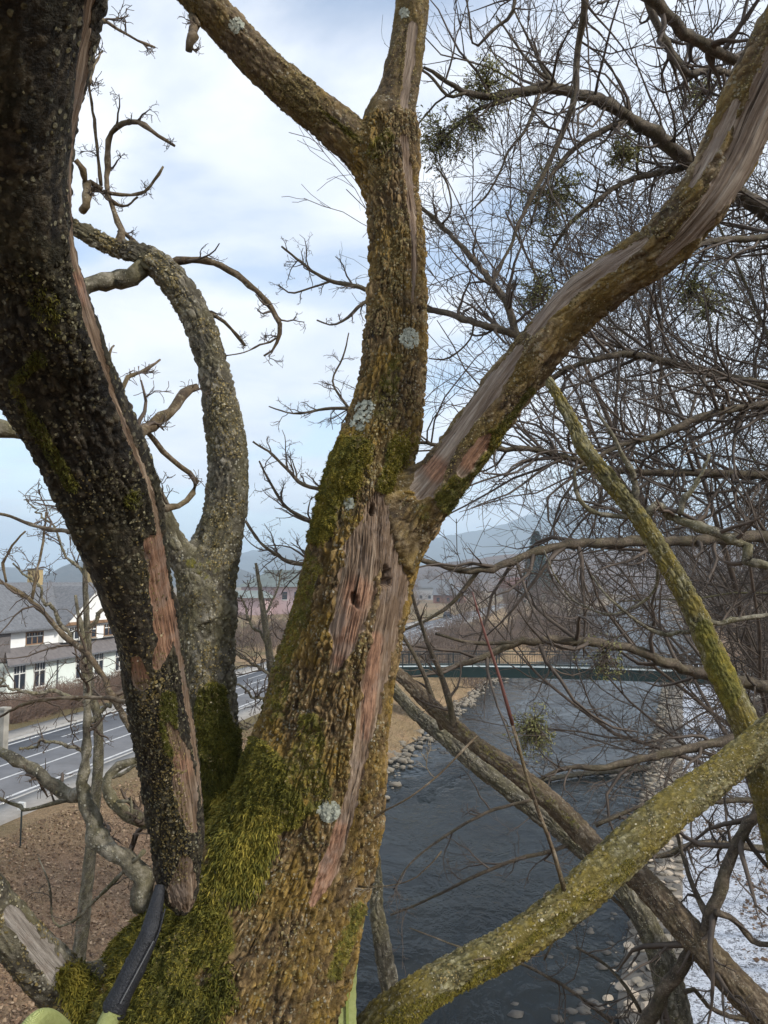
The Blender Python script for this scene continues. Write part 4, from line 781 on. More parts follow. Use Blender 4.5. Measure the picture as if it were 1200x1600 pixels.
branch_set(t4, [
    [(1500, 875, 25.4, 7.9), (1290, 850, 20.3, 7.2), (1200, 838, 18.7, 6.8), (1130, 842, 17.9, 6.6), (1050, 846, 17.2, 6.4), (980, 846, 16.4, 6.2), (900, 850, 14.8, 6.0), (840, 862, 13.3, 5.9), (800, 878, 11.7, 5.8), (760, 890, 10.9, 5.7), (720, 890, 10.1, 5.6), (680, 882, 8.6, 5.6), (645, 870, 6.2, 5.6)],
    [(748, 890, 7.8, 5.7), (725, 920, 7.0, 5.7), (700, 948, 6.2, 5.7), (668, 968, 4.7, 5.7), (630, 985, 3.1, 5.7)],
    [(1500, 1105, 27.2, 7.9), (1300, 1080, 21.8, 6.6), (1200, 1072, 19.5, 6.3), (1130, 1060, 18.7, 6.1), (1060, 1042, 16.4, 5.9), (980, 1012, 14.8, 5.8), (900, 1002, 13.3, 5.7), (840, 1000, 12.5, 5.6), (790, 1012, 11.7, 5.6), (745, 1030, 10.1, 5.5), (700, 1045, 7.8, 5.5), (660, 1055, 5.5, 5.5)],
    [(830, 1002, 7.0, 5.6), (780, 1005, 6.2, 5.6), (730, 1003, 5.5, 5.6), (680, 990, 3.9, 5.6)],
    [(1500, 1155, 21.5, 7.9), (1290, 1130, 17.2, 6.2), (1180, 1148, 15.6, 6.0), (1120, 1160, 14.8, 5.9), (1060, 1172, 14.0, 5.8), (1000, 1186, 12.5, 5.7), (940, 1200, 10.1, 5.6), (880, 1200, 7.0, 5.6), (830, 1225, 4.7, 5.6)]], BARK_THIN, TWIG_DARK, 145, wob=0.35, dens=0.7, lf=0.24, maxlen=0.9, sides=9, rmin=0.0022, lift=0.02, wig=0.2)
branch_set(t4, [
    [(1500, 635, 21.5, 7.9), (1290, 610, 17.2, 8.0), (1190, 600, 15.6, 7.8), (1100, 582, 13.3, 7.5), (1040, 565, 11.7, 7.4), (985, 553, 10.9, 7.2), (930, 562, 9.4, 7.0), (880, 580, 7.0, 7.0), (820, 620, 4.7, 6.9)],
    [(1500, 770, 18.5, 7.9), (1290, 745, 14.8, 8.0), (1190, 742, 13.3, 7.8), (1090, 738, 11.7, 7.5), (1000, 738, 10.9, 7.2), (940, 730, 10.1, 7.0), (880, 712, 9.4, 6.8), (820, 702, 8.6, 6.7), (760, 702, 7.8, 6.6), (700, 697, 6.2, 6.5), (640, 690, 4.7, 6.4)],
    [(1500, 645, 17.5, 7.9), (1290, 620, 14.0, 6.8), (1170, 635, 12.5, 6.5), (1100, 650, 11.7, 6.3), (1030, 680, 9.4, 6.2), (960, 700, 7.0, 6.1), (890, 740, 4.7, 6.0)],
    [(1500, 390, 15.6, 7.9), (1290, 365, 12.5, 6.8), (1180, 372, 10.9, 6.6), (1110, 378, 9.4, 6.4), (1050, 400, 7.8, 6.2), (990, 430, 6.2, 6.2)]], BARK_THIN, TWIG_DARK, 45, wob=0.35, dens=1.7, lf=0.34, maxlen=1.5, sides=9, rmin=0.0024, lift=0.02, wig=0.18)
t5 = thing('arching_tree', 'dark tree beyond the right limb with a long arching crown branch carrying mistletoe', 'tree', (9.5, 10.5, -2.5))
stem('trunk', [(5.2, 7.6, 15.5, 0.06), (5.6, 8.6, 13.3, 0.12), (6.2, 9.2, 10.5, 0.16), (7.4, 10, 6.0, 0.22), (9.5, 10.5, -2.8, 0.38)], t5, BARK_DARK, 46, res=0.03, world=True, plate=0.04, amp=0.015)
branch_set(t5, [
    [(1395, 450, 36, 9.1), (1260, 380, 28.9, 8.2), (1180, 318, 25.5, 7.8), (1110, 278, 22.9, 7.5), (1060, 240, 21.2, 7.2), (1010, 200, 19.6, 7.0), (960, 170, 18.7, 6.8), (910, 148, 17.8, 6.6), (860, 140, 17.0, 6.5), (815, 142, 14.4, 6.4), (775, 150, 11.0, 6.3), (730, 145, 8.5, 6.2), (690, 122, 6.0, 6.2), (662, 105, 3.4, 6.2)],
    [(985, 185, 10.2, 6.9), (940, 205, 9.3, 6.8), (900, 230, 8.5, 6.7), (870, 262, 6.8, 6.6), (845, 300, 5.1, 6.6), (830, 350, 3.4, 6.6)],
    [(1085, 258, 11.0, 7.4), (1030, 270, 10.2, 7.3), (975, 285, 8.5, 7.2), (925, 320, 7.6, 7.1), (890, 350, 6.8, 7.0), (860, 395, 4.2, 7.0)],
    [(870, 140, 11.9, 6.5), (855, 118, 7.6, 6.5), (840, 90, 5.1, 6.5), (820, 50, 3.4, 6.5), (800, 10, 2.5, 6.5)],
    [(860, 124, 6.8, 6.5), (848, 118, 6.0, 6.5), (825, 95, 5.1, 6.5), (800, 60, 3.4, 6.5), (775, 25, 2.5, 6.5)],
    [(842, 148, 6.0, 6.4), (832, 180, 5.1, 6.3), (820, 205, 5.1, 6.2), (795, 235, 4.2, 6.2), (783, 265, 3.4, 6.2), (760, 305, 3.4, 6.2), (735, 330, 2.1, 6.2)],
    [(815, 147, 7.6, 6.4), (780, 160, 6.8, 6.3), (745, 172, 6.0, 6.3), (710, 200, 4.2, 6.3), (680, 235, 3.4, 6.3)],
    [(730, 145, 5.1, 6.2), (700, 150, 5.1, 6.2), (672, 118, 4.2, 6.2), (640, 100, 2.5, 6.2)]], BARK_THIN, TWIG_DARK, 47, wob=0.35, dens=1.6, lf=0.34, maxlen=1.2, sides=9, rmin=0.0022, wig=0.2)
t6 = thing('drooping_tree', 'tree over the camera whose thin dark branches droop into the sky at the upper right', 'tree', (3.0, -2.5, -2.5))
stem('trunk', [(2.8, 0.4, 16.5, 0.06), (3.0, -1.6, 14.0, 0.12), (3.2, -2.2, 8, 0.18), (3.0, -2.5, -2.8, 0.35)], t6, BARK_DARK, 48, res=0.04, world=True, plate=0.04, amp=0.015)
branch_set(t6, [
    [(1300, -1200, 20, 2.6), (1010, -520, 16, 3.2), (940, -240, 14, 3.6), (918, -60, 12, 3.8), (913, 20, 11, 3.9), (902, 80, 10.5, 4.0), (900, 130, 10, 4.0), (895, 165, 10, 4.0), (880, 205, 9, 4.0), (862, 245, 8, 4.0), (838, 295, 7, 4.0), (812, 345, 6, 4.0), (795, 390, 5, 4.0), (775, 430, 4, 4.0), (755, 475, 2.5, 4.0)],
    [(1400, -1000, 26, 3.0), (1150, -450, 24, 3.7), (1000, -60, 20, 4.4), (1030, 5, 19, 4.6), (1062, 45, 18, 4.7), (1090, 65, 17, 4.8), (1130, 85, 16, 4.9), (1180, 108, 15, 5.0), (1260, 130, 14, 5.2)],
    [(1250, -500, 18, 4.3), (1010, -90, 13, 5.4), (1060, 100, 12, 5.6), (1110, 108, 11, 5.8), (1160, 120, 10, 6.0)],
    [(960, -420, 12, 3.5), (820, -60, 8, 4.0), (800, 20, 6, 4.0), (770, 45, 5, 4.0), (742, 75, 4, 4.0), (735, 40, 3, 4.0), (728, -10, 3, 4.0)]], BARK_THIN, TWIG_DARK, 49, wob=0.35, dens=1.6, lf=0.24, maxlen=0.55, sides=8, rmin=0.0018, wig=0.26)
t7 = thing('background_tree', 'dark fine tree behind the central trunk reaching out on both sides of it', 'tree', (-2.0, 7.3, -2.4))
stem('trunk', [(*P(622, 400, 6.5), 0.02), (*P(618, 500, 6.6), 0.04), (*P(608, 640, 6.8), 0.055), (*P(578, 820, 7.0), 0.08), (*P(535, 1040, 7.0), 0.10), (*P(480, 1300, 7.0), 0.13), (*P(400, 1600, 7.0), 0.16), (-2.0, 7.2, -0.5, 0.2), (-2.0, 7.3, -2.6, 0.28)], t7, BARK_DARK, 50, res=0.03, world=True, plate=0.03, amp=0.008)
branch_set(t7, [
    [(815, 545, 14, 6.0), (806, 520, 13, 6.0), (795, 480, 12, 6.0), (775, 450, 11, 6.1), (745, 412, 10, 6.2), (715, 378, 8, 6.3), (685, 348, 8, 6.4), (655, 322, 6, 6.4)],
    [(812, 525, 12, 6.0), (780, 515, 12, 6.0), (740, 503, 11, 6.1), (700, 490, 10, 6.3), (665, 482, 9, 6.5), (630, 480, 8, 6.6)],
    [(640, 480, 9, 6.6), (590, 462, 8, 6.5), (560, 448, 7, 6.4), (520, 440, 6, 6.4), (490, 425, 5, 6.4), (465, 405, 4, 6.4), (440, 385, 3, 6.4)],
    [(590, 465, 6, 6.5), (565, 475, 6, 6.4), (545, 495, 5, 6.4), (520, 508, 3, 6.4), (495, 500, 2.5, 6.4)],
    [(515, 440, 4, 6.4), (485, 450, 3, 6.4), (455, 458, 3, 6.4), (435, 445, 2, 6.4)],
    [(620, 650, 9, 6.8), (570, 640, 7, 6.6), (540, 638, 6, 6.5), (510, 638, 5, 6.5), (480, 645, 4, 6.5), (450, 645, 3, 6.5), (420, 635, 2, 6.5)],
    [(545, 638, 4, 6.5), (525, 610, 4, 6.5), (520, 590, 3, 6.5), (535, 560, 3, 6.5), (545, 520, 2, 6.5)],
    [(600, 790, 9, 7.0), (550, 780, 7, 6.8), (500, 765, 7, 6.7), (470, 755, 6, 6.7), (450, 735, 5, 6.7), (425, 710, 4, 6.7), (395, 690, 3, 6.7)],
    [(600, 830, 9, 7.0), (540, 840, 8, 6.8), (480, 812, 7, 6.8), (445, 790, 5, 6.8), (420, 750, 4, 6.8), (405, 720, 3, 6.8)],
    [(600, 900, 10, 7.0), (520, 880, 8, 6.9), (460, 880, 7, 6.9), (425, 862, 5, 6.9), (400, 840, 4, 6.9), (375, 800, 3, 6.9)],
    [(740, 500, 4, 6.2), (735, 530, 3, 6.2), (700, 560, 3, 6.2), (670, 560, 2, 6.2)],
    [(690, 350, 4, 6.3), (705, 330, 3, 6.3), (700, 290, 3, 6.3), (680, 260, 3, 6.3), (665, 270, 2, 6.3)]], BARK_THIN, TWIG_DARK, 51, wob=0.35, dens=1.5, lf=0.30, maxlen=0.85, rmin=0.0022, wig=0.24)
t8 = thing('twiggy_tree', 'pale brown twiggy tree beside the road seen between the two left stems and the trunk', 'tree', (-5.8, 19.5, -1.2))
stem('trunk', [(*P(400, 880, 18), 0.03), (*P(412, 960, 18.2), 0.07), (*P(425, 1060, 18.5), 0.10), (*P(430, 1150, 18.8), 0.13), (-5.8, 19.5, -1.4, 0.2)], t8, BARK_GREY, 52, res=0.06, world=True, plate=0.06, amp=0.01)
branch_set(t8, [
    [(428, 1060, 5, 18.5), (400, 1040, 4, 18.3), (370, 1020, 3, 18.0), (330, 1010, 2, 17.9)], [(428, 1090, 5, 18.5), (400, 1090, 4, 18.3), (370, 1070, 3, 18.0)],
    [(425, 1040, 5, 18.5), (445, 1000, 4, 18.6), (470, 960, 3, 18.7)], [(420, 1010, 5, 18.5), (395, 980, 4, 18.3), (375, 930, 3, 18.0)],
    [(412, 970, 4, 18.3), (430, 930, 3, 18.5), (440, 890, 2, 18.7)], [(430, 1120, 5, 18.8), (395, 1130, 4, 18.3), (365, 1150, 3, 18)], [(430, 1110, 4, 18.8), (460, 1080, 3, 19), (490, 1040, 2, 19)]],
    BARK_GREY, TWIG_BROWN, 53, dens=1.2, lf=0.6, maxlen=1.5, rmin=0.008, wig=0.25)
t9 = thing('slender_tree', 'thin tree at the left edge with upright twigs in front of the white house', 'tree', (-6.5, 12.5, -1.8))
stem('trunk', [(*P(140, 800, 12.5), 0.015), (*P(133, 900, 12.5), 0.04), (*P(140, 1060, 12.5), 0.06), (*P(150, 1240, 12.5), 0.085), (-5.2, 12.5, -2.0, 0.16)], t9, BARK_GREY, 54, res=0.05, world=True, plate=0.05, amp=0.008)
branch_set(t9, [
    [(140, 1040, 8, 12.5), (100, 980, 6, 12.3), (60, 920, 4, 12), (20, 880, 3, 12)], [(138, 980, 7, 12.5), (180, 930, 5, 12.5), (230, 860, 3, 12.5)],
    [(142, 1100, 8, 12.5), (80, 1080, 6, 12.2), (20, 1080, 4, 12), (-30, 1040, 3, 12)], [(140, 1130, 7, 12.5), (190, 1080, 5, 12.5), (230, 1020, 3, 12.5)],
    [(140, 1180, 7, 12.5), (90, 1160, 5, 12.3), (30, 1170, 4, 12.2)], [(150, 1230, 8, 12.5), (200, 1200, 5, 12.5), (260, 1160, 3, 12.5)], [(133, 900, 5, 12.5), (100, 860, 4, 12.5), (80, 820, 3, 12.4), (40, 780, 2, 12.4)]],
    BARK_GREY, TWIG_BROWN, 55, dens=0.75, lf=0.4, maxlen=1.1, rmin=0.005, wig=0.25)

# bare trees grown by rule: trunk, main branches and a mesh of twigs
def grow_tree(name, label, cat, root, height_, lean, seed, bark, twig, nb=12, dens=1.0, r0=0.16, spread=0.42, K=9, rmin=0.006, group=None, up=0.06, droop=0.0, parts=True, levels=4, first=0.2):
    rng = np.random.default_rng(seed); t = thing(name, label, cat, root, group)
    pts, rad = shoots(rng, np.array([root], float), np.array([[lean[0], lean[1], 1.0]]), np.array([height_]), np.array([r0]), 14, 0.07, 0.03, 0.12)
    pts[0, :, :2] += (np.linspace(0, 1, 14) ** 2)[:, None] * np.array([lean[0], lean[1]]) * height_ * 0.25
    v, f = tubes(pts, rad, 9); mesh_obj('trunk', v, f, bark, t, smooth=True, uv=v[:, :2], attrs={})
    a, ar = side(rng, pts, rad, nb, spread, (0.5, 1.15), first, 0.55, K, 0.13, up, tip=0.2)
    if parts:
        for i in range(nb):
            v, f = tubes(a[i:i + 1], np.maximum(ar[i:i + 1], rmin), 6); mesh_obj('branch', v, f, bark, t, smooth=True, uv=v[:, :2])
    tw = Tw()
    if not parts: tw.add(a, np.maximum(ar, rmin), 5)
    b_, br = side(rng, a, ar, int(6 * dens), 0.55, (0.4, 1.0), 0.12, 0.6, 7, 0.17, up * 0.5 - droop, tip=0.25); tw.add(b_, np.maximum(br, rmin), 4)
    c_, cr = side(rng, b_, br, int(6 * dens), 0.5, (0.4, 1.0), 0.12, 0.6, 6, 0.2, up * 0.3 - droop, tip=0.3); tw.add(c_, np.maximum(cr, rmin * 0.75), 3)
    if levels > 3:
        d_, dr = side(rng, c_, cr, 4, 0.5, (0.4, 0.9), 0.15, 0.6, 4, 0.2, 0.0, tip=0.4); tw.add(d_, np.maximum(dr, rmin * 0.55), 3)
    tw.obj('twigs', twig, t); return t
def attach_bare(o): pass
RB = [  # direction px, distance, height, lean, label
    (1430, 15, 21, -0.42, 'tall dark tree with dense twigs, nearest of the thicket at the right edge'),
    (1500, 20, 22, -0.50, 'left leaning bare tree high in the right bank thicket'),
    (1390, 26, 21, -0.38, 'tall bare tree crossing behind the leaning ones on the right bank'),
    (1340, 31, 20, -0.30, 'middle bare tree of the right bank thicket above the snow'),
    (1310, 37, 18, -0.25, 'bushy crowned bare tree behind the middle of the right bank thicket'),
    (1370, 18, 20, -0.20, 'slim tall bare tree just outside the snow at the right edge'),
    (1420, 24, 22, -0.30, 'thick dark tree mostly cut off by the right edge'),
    (1330, 30, 20, -0.20, 'bare tree on the right bank level with the driftwood log'),
    (1265, 45, 16, -0.20, 'bare tree on the snow edge in front of the footbridge end'),
    (1240, 53, 15, -0.20, 'bare tree rooted beside the right end of the footbridge'),
    (1290, 46, 18, -0.20, 'bare tree on the wooded slope at the right edge'),
    (1290, 60, 17, -0.20, 'upper slope bare tree right of the footbridge end'),
    (1230, 74, 13, 0.0, 'short bare tree at the water side beyond the footbridge'),
    (1250, 78, 16, -0.10, 'furthest bare tree on the wooded right slope')]
MOSSY = simple('mossy_bark', (0.075, 0.068, 0.030), 0.85, 0.4, 2)
rbp = {}
def copy_parts(src, loc, s_, yaw, label, group):
    r = src.copy(); C.objects.link(r); r.location = tuple(loc); r.scale = (s_, s_, s_); r.rotation_euler = (0, 0, yaw); r['label'] = label; r['group'] = group
    for ch in src.children: c_ = ch.copy(); C.objects.link(c_); c_.parent = r
    return r
for i, (rx, ry, hgt, ln, lb) in enumerate(RB):
    q = np.array([(rx - 600) / 1200 * ry, float(ry), 0]); q[2] = float(height(q[0:1], q[1:2])[0]) - 0.1; k_ = i % 5
    if k_ not in rbp: rbp[k_] = (grow_tree('bare_tree', lb, 'tree', q, hgt, (ln, 0.0), 60 + i, MOSSY if i % 2 else TWIG_BROWN, TWIG_DARK, nb=18, dens=1.4, r0=0.15, rmin=0.0080, spread=0.40, first=0.42 if i < 4 else 0.2, up=0.09, group='bare trees on the right bank'), hgt)
    else: copy_parts(rbp[k_][0], q, hgt / rbp[k_][1], [0.35, -0.4, 0.3, -0.3, 0.5][(i * 2) % 5], lb, 'bare trees on the right bank')
# tangled thicket at the foot of them
def thicket(name, label, cat, spots, n, h_, mat, seed, rmin, kind=None):
    rng = np.random.default_rng(seed); i = rng.integers(0, len(spots), n); sp2 = np.array(spots)[i]; pos = []
    la = sp2[:, 0] + rng.uniform(-1, 1, n) * sp2[:, 2]; lo = sp2[:, 1] + rng.uniform(-1, 1, n) * sp2[:, 3]
    x = la * ca + lo * sa; y = -la * sa + lo * ca; z = height(x, y) - 0.1
    a, ar = shoots(rng, np.stack([x, y, z], 1), np.stack([rng.normal(0, .45, n), rng.normal(0, .45, n), np.ones(n)], 1), rng.uniform(0.5, 1.1, n) * h_, np.full(n, rmin * 2), 6, 0.16, 0.0, 0.3)
    tw = Tw(); tw.add(a, ar, 3); b_, br = side(rng, a, ar, 5, 0.5, (0.4, 1.0), 0.1, 0.7, 5, 0.2, 0.02); tw.add(b_, np.maximum(br, rmin), 3)
    o = tw.obj(name, mat, None, kind=kind); o['label'] = label; o['category'] = cat; return o
thicket('undergrowth', 'dark tangled undergrowth covering the right bank below the bare trees', 'undergrowth', [(17, 46, 4, 8), (20, 60, 5, 10), (24, 80, 6, 14), (30, 100, 7, 20)], 2000, 3.6, TWIG_DARK, 80, 0.012, 'stuff')
thicket('undergrowth', 'brown brushwood along the roadside slope beyond the bridge', 'undergrowth', [(-14, 110, 5, 25), (-4, 150, 6, 30), (0, 200, 8, 40)], 3000, 3.4, TWIG_FAR, 81, 0.02, 'stuff')
thicket('undergrowth', 'pinkish brown bushes between the road and the pink building', 'undergrowth', [(-42, 120, 5, 26), (-48, 150, 6, 30)], 1700, 2.3, TWIG_FAR, 82, 0.022, 'stuff')
thicket('hedge', 'brown leafless hedge between the white house and the road', 'hedge', [(-35.6, 50, 1.7, 17)], 5200, 1.7, simple('hedge_twigs', (0.16, 0.105, 0.075), 0.9, 0.4, 2), 83, 0.009)
thicket('dry_grass', 'dry straw coloured grass on the river bank slope', 'grass', [(-14, 60, 3.0, 30), (-12.5, 100, 2.5, 26)], 5000, 0.5, simple('straw', (0.30, 0.22, 0.125), 0.9, 0.35, 2), 84, 0.008, 'stuff')

thicket('dry_grass', 'tufts of pale dry grass and bramble on the slope below the road', 'grass', [(-15, 22, 4.5, 9), (-14, 36, 4, 10), (-17, 30, 3, 14)], 2600, 0.42, simple('tuft_straw', (0.34, 0.245, 0.15), 0.9, 0.4, 2), 85, 0.004, 'stuff')
# litter on the left slope and on the snow
rl = np.random.default_rng(9)
def litter_field(label, lat0, lat1, lon0, lon1, n, size, tone, z0=None, seed=0):
    la = rl.uniform(lat0, lat1, n); lo = lon0 + (lon1 - lon0) * rl.random(n) ** 1.3; x = la * ca + lo * sa; y = -la * sa + lo * ca
    z = height(x, y) if z0 is None else np.full(n, z0); ok = z > -2.95
    x, y, z = x[ok], y[ok], z[ok]; m_ = len(x)
    nn_ = nrm(np.stack([rl.normal(0, .5, m_), rl.normal(0, .5, m_), np.ones(m_)], 1))
    o = chips(rl, np.stack([x, y, z + 0.03], 1), nn_, rl.uniform(*size, m_), np.clip(rl.uniform(*tone, m_), 0, 1), 'leaf_litter', LEAF_M, None, flat=0.25); o['label'] = label; o['category'] = 'leaf litter'; return o
litter_field('fallen brown leaves scattered over the slope below the road', -19.5, -7.5, 14, 46, 42000, (0.02, 0.07), (0.0, 0.9))
r_ = rl; n_l = 15000; lo = 16 + 75 * rl.random(n_l) ** 1.5; tt = rl.random(n_l) ** 0.75; la = np.interp(lo, *RIGHT) + 1.2 + tt * 8.4
keep = vnoise(np.stack([la * 1.1, lo * 0.8, lo * 0], 1), 3) < 0.30 + 0.75 * tt; la, lo = la[keep], lo[keep]; x = la * ca + lo * sa; y = -la * sa + lo * ca; n_l = len(x)
o = chips(rl, np.stack([x, y, np.full(n_l, -2.76) + 0.45 * 3 * np.maximum(0, tt[keep] - 0.7) + 0.02], 1), nrm(np.stack([rl.normal(0, .4, n_l), rl.normal(0, .4, n_l), np.ones(n_l)], 1)), rl.uniform(0.03, 0.11, n_l), rl.random(n_l) * 0.30, 'leaf_litter', LEAF_M, None, flat=0.3)
o['label'] = 'dark wet leaves speckling the snow at the lower right'; o['category'] = 'leaf litter'

# ------------------------------------------------------------------ mistletoe
def mistletoe(label, x, y, d, rpx, seed, n=900, hang=0.0, tone=(0.1, 1.0), ry=1.0):
    n = int(n * 1.5)
    rng = np.random.default_rng(seed); c_ = P(x, y, d); R_ = rpx * d / 1200
    t = thing('mistletoe', label, 'mistletoe', c_, 'mistletoe clumps in the bare crowns')
    nb = 60; d0 = nrm(rng.normal(0, 1, (nb, 3)) + np.array([0, 0, -hang])); a, ar = shoots(rng, np.repeat(c_[None], nb, 0), d0, R_ * rng.uniform(0.5, 1.1, nb) * np.where(np.abs(d0[:, 2]) > 0.5, ry, 1), np.full(nb, 0.004 * d / 6), 5, 0.2, -hang * 0.2, 0.5)
    tw = Tw(); tw.add(a, ar, 3); b_, br = side(rng, a, ar, 4, 0.5, (0.3, 0.8), 0.3, 0.8, 4, 0.2, -hang * 0.1); tw.add(b_, br, 3); tw.obj('stems', TWIG_DARK, t)
    al = np.concatenate([a.reshape(-1, 3), b_[:, 1:].reshape(-1, 3), b_[:, -1], b_[:, -1]]); pos = al[rng.integers(0, len(al), n)] + rng.normal(0, R_ * 0.07, (n, 3))
    n2 = 1; L = rng.uniform(0.016, 0.034, n) * d / 5.5; blades(rng, pos, rng.normal(0, 1, (n, 3)) + np.array([0, 0, -0.6 * hang]), L, L * 0.16, rng.normal(0, .4, (n, 3)), np.clip(rng.uniform(*tone, n) + 0.15, 0, 1), 'leaves', MISTLE_M, t)
mistletoe('yellow green mistletoe ball sitting on the arching branch right of the central trunk', 762, 128, 6.3, 46, 1, 900, 0.1, (0.3, 1.1))
mistletoe('dark mistletoe hanging against the sky beside the upper central trunk', 690, 205, 6.3, 56, 2, 1000, 0.6, (0, 0.4))
mistletoe('sparse mistletoe drooping below the arching branch', 735, 180, 6.2, 46, 12, 420, 0.8, (0, 0.5))
mistletoe('large dark mistletoe crossed by the drooping branch near the top right', 862, 300, 6.8, 56, 3, 1300, 0.3, (0, 0.5), 1.3)
mistletoe('small brown green mistletoe just left of the right limb bend', 838, 455, 6.8, 36, 4, 600, 0.2, (0, 0.6))
mistletoe('green mistletoe ball below the arching branch near the thick right limb', 975, 235, 7.0, 34, 5, 700, 0.1, (0.3, 0.9))
mistletoe('faint mistletoe high in the twigs above the right limb', 1095, 145, 7.5, 28, 6, 420, 0.1, (0.2, 0.7))
mistletoe('mistletoe in the tangle under the right limb', 1085, 445, 8.0, 40, 7, 600, 0.2, (0.1, 0.7))
mistletoe('mistletoe low in the right thicket beside the leaning stem', 1105, 480, 9.0, 34, 8, 400, 0.2, (0.1, 0.7))
mistletoe('green and brown mistletoe hanging in front of the river by the red shoot', 835, 1125, 5.6, 38, 9, 900, 0.9, (0.1, 0.8), 1.3)
mistletoe('thin mistletoe sprays in front of the right end of the footbridge', 945, 1020, 5.7, 44, 10, 260, 0.3, (0.1, 0.7))

# ------------------------------------------------------------------ footbridge
GREEN = simple('green_steel', (0.008, 0.026, 0.022), 0.5, 0.25, 3); RAILM = simple('rail_steel', (0.018, 0.026, 0.026), 0.5, 0.2, 3); DECKM = simple('bridge_deck', (0.42, 0.46, 0.44), 0.8, 0.12, 1.5)
CONC = simple('weathered_concrete', (0.28, 0.26, 0.22), 0.9, 0.3, 1.2, 0.01)
bl, zb = 63.5, 1.75
br_ = thing('footbridge', 'dark green steel footbridge with railings crossing the river', 'bridge', LL(0, bl, zb))
ux, uy, uz = LL(1, 0), LL(0, 1), np.array([0, 0, 1.0]); O = LL(0, bl, 0)
L0_, L1_ = -17.0, 17.5
cz = lambda s_: zb + 0.35 * (1 - ((s_ - 1) / 17) ** 2)
nseg = 24; ss = np.linspace(L0_, L1_, nseg + 1)
def bar(mb, s0, s1, v0, v1, z0, z1):
    for a_, b_ in zip(ss[:-1], ss[1:]):
        if b_ <= s0 or a_ >= s1: continue
        v_ = [O + ux * s_ + uy * v__ + uz * (cz(s_) + z__) for z__ in (z0, z1) for v__ in (v0, v1) for s_ in (a_, b_)]
        mb.add(v_, [(0, 2, 3, 1), (4, 5, 7, 6), (0, 1, 5, 4), (2, 6, 7, 3), (0, 4, 6, 2), (1, 3, 7, 5)])
mb = MB(); bar(mb, L0_, L1_, -1.15, 1.15, 0, 0.06); mb.obj('deck', DECKM, br_)
for v0 in (-1.45, 1.2):
    mb = MB(); bar(mb, L0_, L1_, v0, v0 + 0.25, -0.62, 0.12); bar(mb, L0_, L1_, v0 - 0.04, v0 + 0.29, 0.123, 0.16); bar(mb, L0_, L1_, v0 - 0.04, v0 + 0.29, -0.66, -0.623); mb.obj('girder', GREEN, br_)
    vm = v0 + 0.125
    mb = MB(); bar(mb, L0_, L1_, vm - 0.03, vm + 0.03, 1.15, 1.21); mb.obj('top_rail', RAILM, br_)
    mb = MB(); bar(mb, L0_, L1_, vm - 0.02, vm + 0.02, 0.26, 0.30); mb.obj('bottom_rail', RAILM, br_)
    for s_ in np.arange(L0_ + 0.3, L1_, 1.9): MB().box(O, ux, uy, uz, (s_ - 0.04, vm - 0.04, cz(s_) + 0.16), (s_ + 0.04, vm + 0.04, cz(s_) + 1.15)).obj('rail_post', RAILM, br_)
    mb = MB()
    for s_ in np.arange(L0_ + 0.1, L1_, 0.135): mb.box(O, ux, uy, uz, (s_ - 0.009, vm - 0.009, cz(s_) + 0.30), (s_ + 0.009, vm + 0.009, cz(s_) + 1.15))
    mb.obj('balusters', RAILM, br_, kind='stuff')
for k_, s_, lb in ((0, L0_ + 0.4, 'left'), (1, L1_ - 0.6, 'right')):
    o = MB().box(O, ux, uy, uz, (s_ - 1.2, -1.9, -4), (s_ + 0.8, 1.9, cz(s_) - 0.665)).obj('abutment', CONC, br_)
# concrete weir block and small wall in the snow
blk = MB().box(LL(14.1, 70.5), ux, uy, uz, (0, 0, -3.2), (1.9, 1.6, -0.9)).box(LL(14.0, 70.4), ux, uy, uz, (0, 0, -0.897), (2.1, 1.8, -0.72)).obj('sluice_block', CONC); blk['label'] = 'pale concrete block standing in the snow by the end of the footbridge'; blk['category'] = 'concrete block'
wl_ = MB().box(LL(16.2, 71), ux, uy, uz, (0, 0, -3.2), (8, 0.5, -1.5)).obj('retaining_wall', simple('brown_wall', (0.12, 0.075, 0.06), 0.9, 0.3, 2)); wl_['label'] = 'low reddish brown retaining wall to the right of the concrete block'; wl_['category'] = 'wall'

# ------------------------------------------------------------------ stone embankment between river and snow
STONE = [simple('river_stone', (0.22, 0.19, 0.145), 0.9, 0.3, 3, 0.02), simple('pale_stone', (0.36, 0.30, 0.23), 0.9, 0.25, 3, 0.02), simple('dark_stone', (0.075, 0.068, 0.058), 0.75, 0.35, 3, 0.02)]
def stone_mesh(seed, mat, sub=2):
    import bmesh
    bm = bmesh.new(); bmesh.ops.create_icosphere(bm, subdivisions=sub, radius=1.0); rng = np.random.default_rng(seed)
    pl = nrm(rng.normal(0, 1, (9, 3))); dd = rng.uniform(0.55, 0.85, 9)
    for q in bm.verts:
        p_ = np.array(q.co)
        for a_, b_ in zip(pl, dd):
            e_ = p_ @ a_ - b_
            if e_ > 0: p_ = p_ - a_ * e_
        q.co = Vector(p_)
    me = bpy.data.meshes.new('stone'); bm.to_mesh(me); bm.free(); me.materials.append(mat); return me
SM = [[stone_mesh(10 * j + i, STONE[j], 1 if i % 2 else 2) for i in range(4)] for j in range(3)]
CONCB = simple('embankment_bed', (0.13, 0.115, 0.095), 0.95, 0.35, 1.5, 0.02)
lons = np.arange(12, 100, 1.5); prof = [(-1.3, -3.6), (-0.85, -3.02), (-0.1, -2.72), (0.95, -2.70), (1.15, -3.2)]
vv = np.array([LL(np.interp(o, *RIGHT) + a_, o, z_) for o in lons for a_, z_ in prof]); k_ = (np.arange(len(lons) - 1)[:, None] * 5 + np.arange(4)[None, :]).ravel()
